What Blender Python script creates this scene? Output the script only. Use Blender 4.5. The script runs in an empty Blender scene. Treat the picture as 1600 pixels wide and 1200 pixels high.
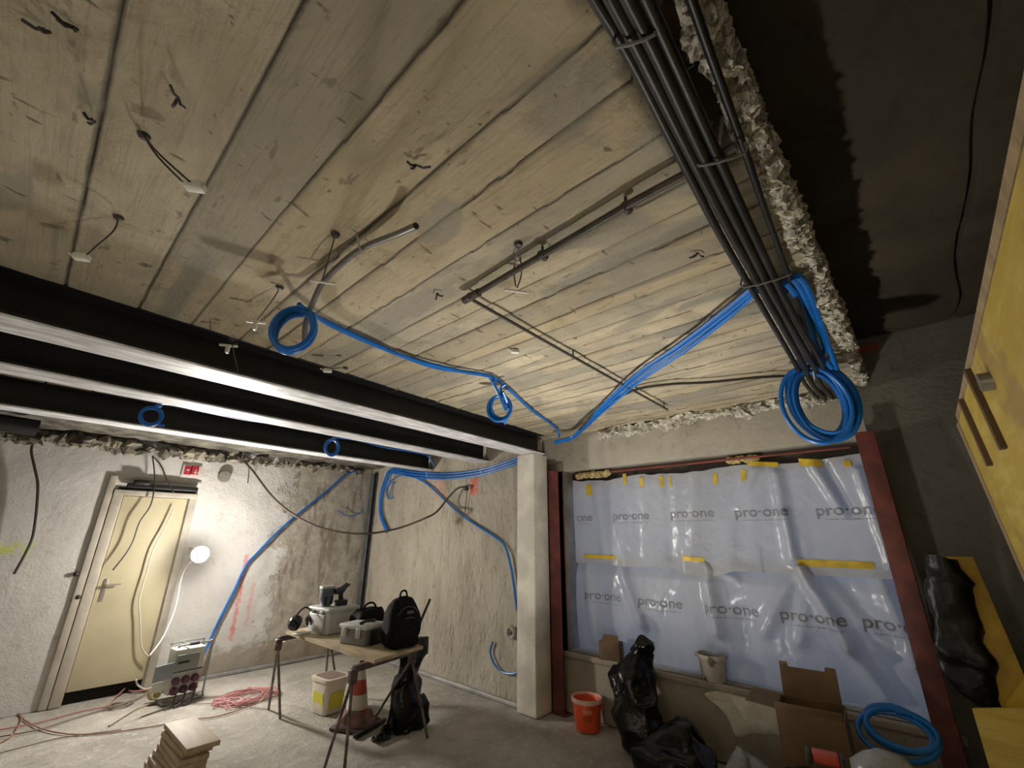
import bpy, math, random
import mathutils
from mathutils import Vector, Matrix, noise
random.seed(7)
S = bpy.context.scene
COL = S.collection
PI = math.pi

# ---------------------------------------------------------------- camera
F_PX = 672.0
def _n(v): return v.normalized()
def _c(px, py): return Vector((px-800.0, -(py-600.0), -F_PX))
_up = _n(_c(812, -1300)); _y = _c(22, 838); _y = _n(_y - _up*_y.dot(_up)); _x = _y.cross(_up)
ROT = Matrix((_x, _y, _up))                       # camera space -> world
CAM = Vector((0, 0, 1.6))
cam = bpy.data.cameras.new('camera'); camo = bpy.data.objects.new('camera', cam); COL.objects.link(camo)
cam.sensor_fit = 'HORIZONTAL'; cam.sensor_width = 36.0; cam.lens = 36.0*F_PX/1600.0
cam.clip_start = 0.02
camo.matrix_world = Matrix.Translation(CAM) @ ROT.to_4x4()
S.camera = camo
# ---------------------------------------------------------------- world and exposure
W = bpy.data.worlds.new('world'); S.world = W; W.use_nodes = True
W.node_tree.nodes['Background'].inputs[0].default_value = (0.45, 0.62, 1.0, 1)
W.node_tree.nodes['Background'].inputs[1].default_value = 0.65
S.view_settings.view_transform = 'Standard'; S.view_settings.look = 'None'
S.view_settings.gamma = 1.0; S.view_settings.use_curve_mapping = False
S.view_settings.exposure = 0.0
LAMP_POS = Vector((1.475, 6.14, 1.384))
LAMP_STRENGTH = 1020.0
LAMP_AIM = (.0, -1.0, .14)
UP_POS = (2.35, 1.5, 0.16); UP_AIM = (.1, .1, 1.0); UP_STRENGTH = 700.0
LAMP_COLOR = (1.0, 0.94, 0.85)
FILL_POS = (-1.6, 0.4, 1.2); FILL_AIM = (-1.0, -0.35, 0.0); FILL_STRENGTH = 620.0

def K(px, py, axis, v):
    d = ROT @ _n(_c(px, py)); i = 'xyz'.index(axis)
    return CAM + d*((v-CAM[i])/d[i])

# ---------------------------------------------------------------- materials
MATS = {}
def nodes_of(m):
    m.use_nodes = True; return m.node_tree.nodes, m.node_tree.links
def mat(name, col, rough=0.6, metal=0.0, var=0.0, vscale=6.0, bump=0.0, bscale=20.0, spec=None, emis=None, estr=0.0, col2=None, stretch=None, trans=0.0, detail=6):
    if name in MATS: return MATS[name]
    m = bpy.data.materials.new(name); N, L = nodes_of(m); b = N['Principled BSDF']
    b.inputs['Base Color'].default_value = (*col, 1); b.inputs['Roughness'].default_value = rough; b.inputs['Metallic'].default_value = metal
    if spec is not None: b.inputs['Specular IOR Level'].default_value = spec
    if emis: b.inputs['Emission Color'].default_value = (*emis, 1); b.inputs['Emission Strength'].default_value = estr
    tc = N.new('ShaderNodeTexCoord'); mp = N.new('ShaderNodeMapping'); L.new(tc.outputs['Object'], mp.inputs[0])
    if stretch: mp.inputs['Scale'].default_value = stretch
    if var > 0 or col2:
        t = N.new('ShaderNodeTexNoise'); t.inputs['Scale'].default_value = vscale; t.inputs['Detail'].default_value = detail
        L.new(mp.outputs[0], t.inputs['Vector'])
        r = N.new('ShaderNodeValToRGB'); L.new(t.outputs['Fac'], r.inputs[0])
        c2 = col2 if col2 else tuple(c*(1+var) for c in col)
        c1 = col if col2 else tuple(c*(1-var) for c in col)
        r.color_ramp.elements[0].position = 0.38; r.color_ramp.elements[0].color = (*c1, 1)
        r.color_ramp.elements[1].position = 0.64; r.color_ramp.elements[1].color = (*c2, 1)
        L.new(r.outputs[0], b.inputs['Base Color'])
    if bump > 0:
        t = N.new('ShaderNodeTexNoise'); t.inputs['Scale'].default_value = bscale; t.inputs['Detail'].default_value = detail
        L.new(mp.outputs[0], t.inputs['Vector'])
        bp = N.new('ShaderNodeBump'); bp.inputs['Strength'].default_value = bump; bp.inputs['Distance'].default_value = 0.02
        L.new(t.outputs['Fac'], bp.inputs['Height']); L.new(bp.outputs[0], b.inputs['Normal'])
    if trans > 0:
        o = N['Material Output']; tr = N.new('ShaderNodeBsdfTranslucent'); tr.inputs[0].default_value = (*col, 1)
        mx = N.new('ShaderNodeMixShader'); mx.inputs[0].default_value = trans
        L.new(b.outputs[0], mx.inputs[1]); L.new(tr.outputs[0], mx.inputs[2]); L.new(mx.outputs[0], o.inputs[0])
    MATS[name] = m; return m

def nvec(v):
    v = Vector(v); return Vector((noise.noise(v+Vector((17.3, 3.1, -8.2))), noise.noise(v+Vector((-5.7, 29.4, 11.9))), noise.noise(v+Vector((8.8, -13.6, 41.2)))))*1.25

class G:                                            # tiny node-graph helper
    def __init__(s, m): s.m = m; s.N, s.L = nodes_of(m); s.b = s.N['Principled BSDF']
    def obj(s): return s.N.new('ShaderNodeTexCoord').outputs['Object']
    def link(s, v, sock):
        if isinstance(v, (int, float)): sock.default_value = v
        elif isinstance(v, tuple): sock.default_value = (*v, 1) if len(sock.default_value) == 4 and len(v) == 3 else v
        else: s.L.new(v, sock)
    def math(s, op, a, b=0.0, c=None, clamp=False):
        n = s.N.new('ShaderNodeMath'); n.operation = op; n.use_clamp = clamp
        s.link(a, n.inputs[0]); s.link(b, n.inputs[1])
        if c is not None: s.link(c, n.inputs[2])
        return n.outputs[0]
    def scale(s, v, sc):
        n = s.N.new('ShaderNodeMapping'); s.L.new(v, n.inputs[0]); n.inputs['Scale'].default_value = sc; return n.outputs[0]
    def noise(s, v, sc, detail=6, rough=0.55, dist=0.0):
        n = s.N.new('ShaderNodeTexNoise'); s.L.new(v, n.inputs['Vector']); n.inputs['Scale'].default_value = sc
        n.inputs['Detail'].default_value = detail; n.inputs['Roughness'].default_value = rough; n.inputs['Distortion'].default_value = dist; return n.outputs['Fac']
    def voro(s, v, sc, feat='F1'):
        n = s.N.new('ShaderNodeTexVoronoi'); n.feature = feat; s.L.new(v, n.inputs['Vector']); n.inputs['Scale'].default_value = sc; return n.outputs['Distance']
    def ramp(s, v, a, b):                           # smooth 0..1 between a and b
        n = s.N.new('ShaderNodeMapRange'); n.interpolation_type = 'SMOOTHSTEP'; s.link(v, n.inputs['Value'])
        n.inputs['From Min'].default_value = a; n.inputs['From Max'].default_value = b; return n.outputs[0]
    def mix(s, f, a, b):
        n = s.N.new('ShaderNodeMix'); n.data_type = 'RGBA'; s.link(f, n.inputs[0]); s.link(a, n.inputs[6]); s.link(b, n.inputs[7]); return n.outputs[2]
    def sep(s, v):
        n = s.N.new('ShaderNodeSeparateXYZ'); s.L.new(v, n.inputs[0]); return n.outputs
    def bump(s, h, st, dist=0.02, prev=None):
        n = s.N.new('ShaderNodeBump'); s.link(h, n.inputs['Height']); n.inputs['Strength'].default_value = st; n.inputs['Distance'].default_value = dist
        if prev: s.L.new(prev, n.inputs['Normal'])
        return n.outputs[0]
    def band(s, v, lo, hi, w, nz, amp):             # 1 inside [lo,hi] of v, ragged
        q = s.math('ADD', v, s.math('MULTIPLY', s.math('SUBTRACT', nz, 0.5), amp))
        return s.math('MULTIPLY', s.ramp(q, lo-w, lo+w), s.math('SUBTRACT', 1.0, s.ramp(q, hi-w, hi+w)))

# ---------------------------------------------------------------- mesh building
class MB:
    def __init__(s): s.v = []; s.f = []; s.attr = []
    def add(s, vs, fs):
        o = len(s.v); s.v += [Vector(v) for v in vs]; s.f += [tuple(i+o for i in f) for f in fs]; return s
    def box(s, a, b, M=None, bev=0.0):
        x0, y0, z0 = a; x1, y1, z1 = b
        x0, x1 = min(x0, x1), max(x0, x1); y0, y1 = min(y0, y1), max(y0, y1); z0, z1 = min(z0, z1), max(z0, z1)
        if bev <= 0:
            vs = [(x, y, z) for x in (x0, x1) for y in (y0, y1) for z in (z0, z1)]
            fs = [(0,1,3,2), (4,6,7,5), (0,4,5,1), (2,3,7,6), (0,2,6,4), (1,5,7,3)]
        else:
            import bmesh
            bm = bmesh.new(); bmesh.ops.create_cube(bm, size=1)
            for v in bm.verts: v.co = Vector(((x0+x1)/2+v.co.x*(x1-x0), (y0+y1)/2+v.co.y*(y1-y0), (z0+z1)/2+v.co.z*(z1-z0)))
            bmesh.ops.bevel(bm, geom=bm.edges[:], offset=min(bev, .45*min(x1-x0, y1-y0, z1-z0)), segments=3, profile=0.5, affect='EDGES')
            bm.verts.index_update(); vs = [v.co.copy() for v in bm.verts]; fs = [tuple(v.index for v in f.verts) for f in bm.faces]; bm.free()
        if M is not None: vs = [M @ Vector(v) for v in vs]
        return s.add(vs, fs)
    def tube(s, pts, r, n=8, caps=True, smooth=0, closed=False):
        pts = [Vector(p) for p in pts]
        if smooth and len(pts) > 2: pts = spline(pts, smooth, closed)
        m = len(pts)
        if m < 2: return s
        T = []
        for i in range(m):
            a = pts[(i-1) % m] if (i > 0 or closed) else pts[i]; b = pts[(i+1) % m] if (i < m-1 or closed) else pts[i]
            t = (b-a); T.append(t.normalized() if t.length > 1e-9 else Vector((0,0,1)))
        up = Vector((0,0,1)) if abs(T[0].z) < .9 else Vector((1,0,0))
        u = T[0].cross(up).normalized(); rings = []
        for i in range(m):
            u = (u - T[i]*u.dot(T[i])); u = u.normalized() if u.length > 1e-6 else T[i].orthogonal().normalized()
            w = T[i].cross(u); rr = r[i] if isinstance(r, list) else (r(i/(m-1)) if callable(r) else r)
            rings.append([pts[i]+(u*math.cos(2*PI*k/n)+w*math.sin(2*PI*k/n))*rr for k in range(n)])
        o = len(s.v)
        for R_ in rings: s.v += R_
        for i in range(m if closed else m-1):
            j = (i+1) % m
            for k in range(n):
                s.f.append((o+i*n+k, o+i*n+(k+1) % n, o+j*n+(k+1) % n, o+j*n+k))
        if caps and not closed:
            s.f.append(tuple(o+k for k in range(n))[::-1]); s.f.append(tuple(o+(m-1)*n+k for k in range(n)))
        return s
    def lathe(s, prof, n=32, c=(0,0,0), M=None, closed_bottom=False):
        vs = []; fs = []
        for (r, z) in prof:
            for k in range(n): vs.append(Vector((r*math.cos(2*PI*k/n), r*math.sin(2*PI*k/n), z)))
        for i in range(len(prof)-1):
            for k in range(n): fs.append((i*n+k, i*n+(k+1) % n, (i+1)*n+(k+1) % n, (i+1)*n+k))
        if prof[0][0] > 1e-4: fs.append(tuple(range(n))[::-1]) if closed_bottom else None
        if M is None: M = Matrix.Translation(Vector(c))
        return s.add([M @ v for v in vs], fs)
    def loft(s, secs, n=24, caps=True):             # secs: (cx,cy,z,rx,ry[,power[,rot]])
        o = len(s.v)
        for sc in secs:
            cx, cy, z, rx, ry = sc[:5]; p = sc[5] if len(sc) > 5 else 2.0; ro = sc[6] if len(sc) > 6 else 0.0
            for k in range(n):
                a = 2*PI*k/n; ca, sa = math.cos(a), math.sin(a)
                x = math.copysign(abs(ca)**(2/p), ca)*rx; y = math.copysign(abs(sa)**(2/p), sa)*ry
                s.v.append(Vector((cx+x*math.cos(ro)-y*math.sin(ro), cy+x*math.sin(ro)+y*math.cos(ro), z)))
        m = len(secs)
        for i in range(m-1):
            for k in range(n): s.f.append((o+i*n+k, o+i*n+(k+1) % n, o+(i+1)*n+(k+1) % n, o+(i+1)*n+k))
        if caps: s.f.append(tuple(o+k for k in range(n))[::-1]); s.f.append(tuple(o+(m-1)*n+k for k in range(n)))
        return s
    def grid(s, fn, nu, nv, flip=False):
        o = len(s.v)
        for i in range(nu+1):
            for j in range(nv+1): s.v.append(Vector(fn(i/nu, j/nv)))
        for i in range(nu):
            for j in range(nv):
                q = (o+i*(nv+1)+j, o+(i+1)*(nv+1)+j, o+(i+1)*(nv+1)+j+1, o+i*(nv+1)+j+1)
                s.f.append(q[::-1] if flip else q)
        return s
    def sphere(s, c, r, n=16, sc=(1,1,1)):
        c = Vector(c); m = n//2
        return s.loft([(c.x, c.y, c.z-r*sc[2]*math.cos(PI*(i+.02)/(m+.04)), max(1e-4, r*sc[0]*math.sin(PI*(i+.02)/(m+.04))), max(1e-4, r*sc[1]*math.sin(PI*(i+.02)/(m+.04)))) for i in range(m+1)], n)
    def jitter(s, amp, sc=10.0, seed=0.0, ridge=False):
        for v in s.v:
            q = (v+Vector((seed, seed*1.3, -seed)))*sc
            d = nvec(q)
            if ridge:
                e = 1-2*abs(noise.noise(q*0.7)); d = d*0.5+d.normalized()*e*0.8
            v += d*amp
        return s
    def xf(s, M):
        s.v = [M @ v for v in s.v]; return s
    def build(s, name, m, parent=None, smooth=True, label=None, cat=None, group=None, kind=None, angle=40):
        me = bpy.data.meshes.new(name); me.from_pydata([tuple(v) for v in s.v], [], s.f); me.update()
        o = bpy.data.objects.new(name, me); COL.objects.link(o)
        for mm in (m if isinstance(m, (list, tuple)) else [m]): me.materials.append(mm)
        if smooth:
            me.polygons.foreach_set('use_smooth', [True]*len(me.polygons))
            try: me.set_sharp_from_angle(angle=math.radians(angle))
            except Exception: pass
        if parent is not None:
            o.parent = parent; o.matrix_parent_inverse = Matrix.Identity(4)
            off = parent_world(parent)
            me.transform(Matrix.Translation(-off))
        tag(o, label, cat, group, kind)
        return o
def parent_world(p):
    v = Vector((0,0,0))
    while p is not None: v += p.location; p = p.parent
    return v
def spline(pts, k, closed=False):
    out = []; m = len(pts)
    rng = range(m if closed else m-1)
    for i in rng:
        if closed: p0, p1, p2, p3 = pts[(i-1) % m], pts[i], pts[(i+1) % m], pts[(i+2) % m]
        else: p0, p1, p2, p3 = pts[max(i-1, 0)], pts[i], pts[i+1], pts[min(i+2, m-1)]
        for j in range(k):
            t = j/k; out.append(0.5*((2*p1)+(p2-p0)*t+(2*p0-5*p1+4*p2-p3)*t*t+(3*p1-p0-3*p2+p3)*t**3))
    if not closed: out.append(pts[-1])
    return out
def tag(o, label=None, cat=None, group=None, kind=None):
    if label: o['label'] = label
    if cat: o['category'] = cat
    if group: o['group'] = group
    if kind: o['kind'] = kind
    return o
def thing(name, loc, label, cat, group=None):
    o = bpy.data.objects.new(name, None); COL.objects.link(o); o.location = loc; o.empty_display_size = .1
    return tag(o, label, cat, group)
def RZ(a): return Matrix.Rotation(a, 4, 'Z')
def TR(*a): return Matrix.Translation(Vector(a if len(a) == 3 else a[0]))

# ---------------------------------------------------------------- surfaces
CZ = 2.70          # board-marked ceiling
SZ = 3.04          # higher soffit on the right
YW = 6.65          # wall with the door
XM = 3.82          # bare concrete wall
XF = 4.05          # facade wall with the sheeted window
YE = 0.13          # broken slab edge

def m_ceiling():
    m = bpy.data.materials.new('board_marked_concrete'); g = G(m); p = g.obj()
    at = g.N.new('ShaderNodeAttribute'); at.attribute_name = 'board'; at.attribute_type = 'GEOMETRY'
    bv = g.sep(at.outputs['Vector'])
    st = g.scale(p, (2.2, 1.0, 1)); n1 = g.noise(st, 2.0, 9, .62, .5)
    n2 = g.noise(p, 1.3, 5); n3 = g.noise(p, 28, 6, .7)
    c = g.mix(g.ramp(n1, .35, .68), (.44, .38, .26), (.59, .52, .37))
    c = g.mix(g.math('MULTIPLY', g.ramp(n2, .52, .68), .5), c, (.31, .285, .24))
    c = g.mix(g.math('MULTIPLY', bv[0], .75), c, (.22, .22, .19))        # greyer boards
    c = g.mix(g.math('MULTIPLY', bv[1], .6), c, (.47, .375, .22))           # ochre boards
    c = g.mix(g.math('MULTIPLY', g.ramp(g.noise(g.scale(p, (4, 1.5, 1)), 5, 3), .66, .72), .5), c, (.12, .095, .06))
    gl = g.noise(g.scale(p, (14, .55, 1)), 2.2, 3, .5, .3); c = g.mix(g.math('MULTIPLY', g.band(gl, .485, .515, .006, n3, .02), .2), c, (.16, .13, .085))
    sm = g.noise(p, 3.1, 7, .68, .8); c = g.mix(g.math('MULTIPLY', g.ramp(sm, .54, .68), .5), c, (.26, .205, .125))
    sq = g.noise(p, 34, 3, .5); c = g.mix(g.math('MULTIPLY', g.ramp(sq, .70, .74), .7), c, (.13, .10, .06))
    c = g.mix(bv[2], c, (.045, .034, .02))
    c = g.mix(g.math('MULTIPLY', g.ramp(n3, .62, .75), .4), c, (.6, .54, .42))
    pt = g.noise(g.scale(p, (3.4, 1.1, 1)), .9, 4, .5, .8); c = g.mix(g.math('MULTIPLY', g.ramp(pt, .54, .60), .6), c, (.29, .27, .22))
    sp = g.noise(g.scale(p, (1.2, 3.2, 1)), 7, 3, .5, .6); c = g.mix(g.math('MULTIPLY', g.ramp(sp, .66, .72), .75), c, (.10, .08, .05))
    g.link(c, g.b.inputs['Base Color']); g.b.inputs['Roughness'].default_value = .85
    b1 = g.bump(n1, .9, .03); b2 = g.bump(g.noise(p, 60, 6, .7), .8, .012, b1); g.link(b2, g.b.inputs['Normal'])
    return m
def m_wall(name, base, light, dark, marks=(), mode='door', st=.6):
    m = bpy.data.materials.new(name); g = G(m); p = g.obj(); xyz = g.sep(p)
    v = g.scale(p, (1, 1, .6)) if mode == 'bare' else p
    n1 = g.noise(v, 2.0, 8, .62, .3); n2 = g.noise(p, 9, 8, .65); n3 = g.noise(p, 45, 6, .7)
    c = g.mix(g.ramp(n1, .3, .7), base, light)
    c = g.mix(g.math('MULTIPLY', g.ramp(n2, .56, .72), .55), c, dark)
    c = g.mix(g.math('MULTIPLY', g.ramp(n3, .66, .74), .45), c, dark)
    h = g.math('ADD', g.math('MULTIPLY', n2, .7), g.math('MULTIPLY', n3, .3))
    if mode == 'door':      # white coat, chipped off to the right of x = 2.5
        q = g.math('ADD', xyz[0], g.math('MULTIPLY', g.math('SUBTRACT', g.noise(p, 3.0, 8, .7), .5), 1.6))
        rough = g.ramp(q, 2.45, 2.6)
        bare = g.mix(g.ramp(n2, .35, .65), (.42, .38, .32), (.55, .51, .44))
        bare = g.mix(g.math('MULTIPLY', g.ramp(g.noise(g.scale(p, (3, 1, .8)), 2.2, 8, .7), .54, .60), .8), bare, (.27, .23, .175))
        c = g.mix(rough, c, bare)
        low = g.math('MULTIPLY', g.ramp(g.math('ADD', xyz[2], g.math('MULTIPLY', g.math('SUBTRACT', n2, .5), .5)), .35, .2), g.ramp(xyz[0], 1.5, 1.9))
        c = g.mix(g.math('MULTIPLY', low, .7), c, (.28, .23, .16))
        h = g.math('ADD', h, g.math('MULTIPLY', rough, -.6))
    if mode == 'bare':
        s2 = g.noise(g.scale(p, (1, 2, .55)), 2.6, 9, .72, .4)
        c = g.mix(g.math('MULTIPLY', g.ramp(s2, .5, .72), .5), c, (.50, .45, .36))
        c = g.mix(g.math('MULTIPLY', g.ramp(s2, .48, .3), .45), c, dark)
        vo = g.voro(g.scale(p, (1, 1, .55)), 16); h = g.math('ADD', h, g.math('MULTIPLY', g.ramp(vo, .0, .5), .35)); h = g.math('ADD', h, g.math('MULTIPLY', s2, 1.2))
    for (ax, lo, hi, z0, z1, col, amt, am) in marks:
        nz = g.noise(p, 14, 5, .7)
        k = g.math('MULTIPLY', g.band(xyz[ax], lo, hi, .015, nz, am), g.band(xyz[2], z0, z1, .02, nz, am))
        k = g.math('MULTIPLY', k, g.ramp(g.noise(p, 30, 5, .7), .3, .55))
        c = g.mix(g.math('MULTIPLY', k, amt), c, col)
    g.link(c, g.b.inputs['Base Color']); g.b.inputs['Roughness'].default_value = .88
    g.link(g.bump(h, st, .035), g.b.inputs['Normal'])
    return m
def m_floor():
    m = bpy.data.materials.new('dusty_concrete_floor'); g = G(m); p = g.obj()
    n1 = g.noise(p, 1.2, 8, .6); n2 = g.noise(p, 12, 8, .7); n3 = g.noise(p, 60, 4, .7)
    c = g.mix(g.ramp(n1, .35, .65), (.33, .305, .265), (.50, .47, .42))
    c = g.mix(g.math('MULTIPLY', g.ramp(n2, .5, .66), .6), c, (.60, .575, .53))
    c = g.mix(g.math('MULTIPLY', g.ramp(g.noise(p, 5, 8, .7, .6), .55, .68), .45), c, (.26, .235, .20))
    c = g.mix(g.math('MULTIPLY', g.ramp(n3, .66, .72), .5), c, (.16, .14, .11))
    g.link(c, g.b.inputs['Base Color']); g.b.inputs['Roughness'].default_value = .9
    g.link(g.bump(g.math('ADD', g.math('MULTIPLY', n2, .8), g.math('MULTIPLY', n3, .35)), .9, .04), g.b.inputs['Normal'])
    return m

# ceiling boards: real strips with grooves and fins between them
def board_ceiling():
    me_v = []; me_f = []; bd = []
    seams = [-3.2]
    named = [-1.35, -1.0, -.72, -.38]
    x = -3.2
    while x < -1.4: x += random.uniform(.3, .42); seams.append(x)
    fixed = SEAMS
    seams = [s for s in seams if s < fixed[0]-.15]+fixed
    y0, y1, dy = YE, YW+.05, .035
    ny = int((y1-y0)/dy)
    cols = []       # (x, seam?, board index)
    for i in range(len(seams)-1):
        a, b = seams[i], seams[i+1]; k = max(2, int((b-a)/.04)); gw = min(.010, (b-a)*.13)
        cols.append((a, 1, i)); 
        for j in range(k+1): cols.append((a+gw+(b-a-2*gw)*j/k, 0, i))
    cols.append((seams[-1], 1, len(seams)-1))
    off = [random.uniform(-.004, .004) for _ in seams]; grey = [max(0, random.uniform(-.7, .9)) for _ in seams]; och = [max(0, random.uniform(-.7, .8)) for _ in seams]
    steps = [[random.uniform(.5, 6) for _ in range(2)] for _ in seams]
    for (x, sm, bi) in cols:
        for j in range(ny+1):
            y = y0+(y1-y0)*j/ny
            w = noise.noise(Vector((bi*3.1, y*.9, 0)))*.008 + noise.noise(Vector((bi*7.7, y*9, 0)))*.0025
            q = Vector((x*5, y*2.2, bi*2.0))
            patch = 0.0
            for (xa, xb, ya, yb) in ((.205, .31, 1.96, 2.9), (1.39, 1.475, .3, 1.15), (1.56, 1.64, .68, 1.2), (1.955, 2.03, .2, .67), (.66, .74, .25, .40), (2.2, 2.31, .3, .9), (-3, -.42, .6, 1.6)):
                if xa-.005 <= x <= xb+.005 and ya+.03*noise.noise(q*3) < y < yb+.05*noise.noise(q*4): patch = .95
            z = CZ + off[bi] + .004*noise.noise(q) + .002*noise.noise(q*5)
            g_ = grey[bi] if noise.noise(Vector((bi*9.1, y*.5, 3))) > -.05 else 0.0
            if y < .275+.03*noise.noise(Vector((x*4, 0, 2))) and x < 1.25: z += .17
            g_ = max(g_, patch); s_ = 0.0
            if sm:
                e = noise.noise(Vector((bi*5.3, y*6, 1))); d = .45+.55*noise.noise(Vector((bi*1.3, y*1.1, 4)))
                z = CZ + (.012 if e > -.2 else -.008)*max(.2, d*1.5); s_ = max(0.0, min(1.0, .72+d*.8))
            if y < .275+.03*noise.noise(Vector((x*4, 0, 2))) and x < 1.25+.05*noise.noise(Vector((y*20, 0, 2))): z += .17
            me_v.append((x+w, y, z)); bd.append((g_, och[bi], s_))
    nc = len(cols)
    for i in range(nc-1):
        for j in range(ny):
            a = i*(ny+1)+j; me_f.append((a, a+1, a+ny+2, a+ny+1))
    me = bpy.data.meshes.new('ceiling'); me.from_pydata(me_v, [], me_f)
    at = me.attributes.new('board', 'FLOAT_VECTOR', 'POINT'); at.data.foreach_set('vector', [c for t in bd for c in t])
    me.polygons.foreach_set('use_smooth', [True]*len(me.polygons))
    me.materials.append(m_ceiling()); o = bpy.data.objects.new('ceiling', me); COL.objects.link(o); o['kind'] = 'structure'
SEAMS = [-1.35, -1.0, -.74, -.41, -.13, .14, .37, .62, .78, .98, 1.2, 1.33, 1.47, 1.66, 1.77, 1.93, 2.06, 2.2, 2.31, 2.46, 2.6, 2.71, 2.87, 3.0, 3.1, 3.27, 3.4, 3.55, 3.66, 3.8, 3.93, 4.1]
board_ceiling()

M_FLOOR = m_floor()
MB().grid(lambda u, v: (-3.2+u*8.2, -2.6+v*9.6, .006*noise.noise(Vector((u*14, v*16, 0)))-.006), 90, 100).build('floor', M_FLOOR, kind='structure')

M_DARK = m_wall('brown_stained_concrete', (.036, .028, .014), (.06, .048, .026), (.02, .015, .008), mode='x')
M_HEAD = m_wall('grey_render', (.33, .30, .24), (.44, .41, .34), (.2, .17, .12), mode='x', st=.4)
M_REAR = m_wall('plain_concrete', (.5, .47, .42), (.58, .55, .5), (.4, .37, .32), mode='x')
M_DOORWALL = m_wall('chipped_white_wall', (.58, .56, .535), (.68, .66, .635), (.42, .385, .34), mode='door', marks=[
    (0, -.60, .04, 1.40, 1.50, (.66, .74, .12), .75, .3), (0, .08, .16, 1.38, 1.52, (.66, .74, .12), .5, .2),
    (0, 2.10, 2.15, .35, 1.35, (.72, .14, .12), .7, .1), (0, 2.25, 2.29, .5, 1.0, (.72, .2, .16), .45, .1)])
M_BARE = m_wall('bare_streaked_concrete', (.36, .325, .26), (.50, .46, .375), (.24, .205, .15), mode='bare', st=1.0, marks=[
    (1, 4.10, 4.24, 2.10, 2.31, (.66, .12, .09), .9, .08), (1, 4.72, 4.98, 2.1, 2.34, (.62, .22, .16), .45, .3)])

# soffit on the right: higher, dark, with a crack running along it
def soffit(u, v):
    x, y = -3.2+u*7.3, YE-v*(YE+2.6)
    yg = y; y += .04*noise.noise(Vector((x*1.5, 0, 5)))
    d = .02*noise.noise(Vector((x*2, y*2, 0)))+.008*noise.noise(Vector((x*9, y*9, 0)))
    d += .05*math.exp(-((yg+.46)/.009)**2)*(.45+.55*abs(noise.noise(Vector((x*2.3, 1, 7))))*2)
    return (x, y, SZ+d)
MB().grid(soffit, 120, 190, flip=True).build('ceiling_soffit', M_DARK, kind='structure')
# broken slab edge
def slab_edge(u, v):
    x = -3.2+u*7.25
    prof = [(.055, CZ+.22), (.05, CZ+.004), (.03, CZ-.012), (-.005, CZ-.012), (-.02, CZ+.02), (-.02, CZ+.08), (-.012, CZ+.16), (-.0, CZ+.25), (.0, SZ+.03)]
    t = v*(len(prof)-1); i = min(int(t), len(prof)-2); f = t-i
    y = prof[i][0]*(1-f)+prof[i+1][0]*f; z = prof[i][1]*(1-f)+prof[i+1][1]*f
    q = Vector((x*11, y*11, z*11)); k = min(1, v*6)*1.0
    a = nvec(q*1.7)*.016+nvec(q*4)*.02+nvec(q*.4)*.012+nvec(q*9)*.008
    return (x+a.x, YE+y-.02+a.y*k, z+a.z*k)
M_RUB = mat('broken_concrete_aggregate', (.54, .51, .43), .85, var=.45, vscale=30, bump=.8, bscale=70)
MB().grid(slab_edge, 1100, 30).build('trim_1', M_RUB, kind='structure', angle=25)

# wall with the door (facing the camera side), bare concrete wall, facade
def flatwall(name, o, du, dv, nu, nv, m, amp=.006, sc=5, nrm=(0,-1,0)):
    o, du, dv, nrm = Vector(o), Vector(du), Vector(dv), Vector(nrm)
    def fn(u, v):
        p = o+du*u+dv*v; return p+nrm*(amp*noise.noise(p*sc)+amp*.5*noise.noise(p*sc*4))
    return MB().grid(fn, nu, nv).build(name, m, kind='structure')
DX0, DX1, DZ1 = .66, 1.40, 2.10      # door opening
wl = MB()
def seg(x0, x1, z0, z1):
    def fn(u, v):
        p = Vector((x0+(x1-x0)*u, YW, z0+(z1-z0)*v)); a = .006*noise.noise(p*4)+.003*noise.noise(p*15)
        if p.x > 2.35: a += .012*noise.noise(p*6)
        return p+Vector((0, -a, 0))
    wl.grid(fn, max(2, int((x1-x0)/.04)), max(2, int((z1-z0)/.04)))
seg(-3.2, DX0, 0, 2.75); seg(DX1, XM+.1, 0, 2.75); seg(DX0, DX1, DZ1, 2.75)
wl.box((DX0-.03, YW+.005, 0), (DX0, YW+.25, DZ1)).box((DX1, YW+.005, 0), (DX1+.03, YW+.25, DZ1)).box((DX0, YW+.24, 0), (DX1, YW+.26, DZ1))
wl.build('wall_left', M_DOORWALL, kind='structure')
flatwall('wall_back', (XM, YW+.1, 0), (0, -(YW+.1-3.2), 0), (0, 0, 2.75), 90, 70, M_BARE, .010, 5, (-1,0,0))
# facade: header, sill parapet, jamb, dark part on the right
HB, SB, YJ, YR, XS = 2.30, .52, 2.92, .17, 4.22
fw = MB()
fw.box((XF, YR, HB), (XF+.3, 3.3, CZ+.05), bev=.008)
fw.build('wall_front', M_HEAD, kind='structure')
sl = MB()
sl.box((XF-.03, .1, 0), (XF+.3, 3.0, SB), bev=.02)
sl.box((XF-.05, .1, SB-.05), (XF+.02, 3.0, SB-.0), bev=.012)
sl.build('trim_2', m_wall('window_parapet', (.27, .235, .18), (.34, .30, .24), (.16, .13, .09), mode='x', st=.5), kind='structure')
MB().box((XF-.02, YJ, 0), (XS+.1, 3.35, HB+.1), bev=.01).build('trim_3', mat('jamb_grey', (.17, .155, .125), .85, var=.25, vscale=5, bump=.3), kind='structure')
MB().grid(lambda u, v: (XF-.03-.02*noise.noise(Vector((v*6, u*6, 2))), YR-u*(YR+2.6), v*(SZ+.05)), 80, 90).build('wall_front_right', m_wall('dark_wall', (.115, .11, .085), (.155, .145, .115), (.07, .06, .045), mode='x', marks=[(1, -.04, .12, 2.93, 2.985, (.40, .05, .02), .8, .05)]), kind='structure')
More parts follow.
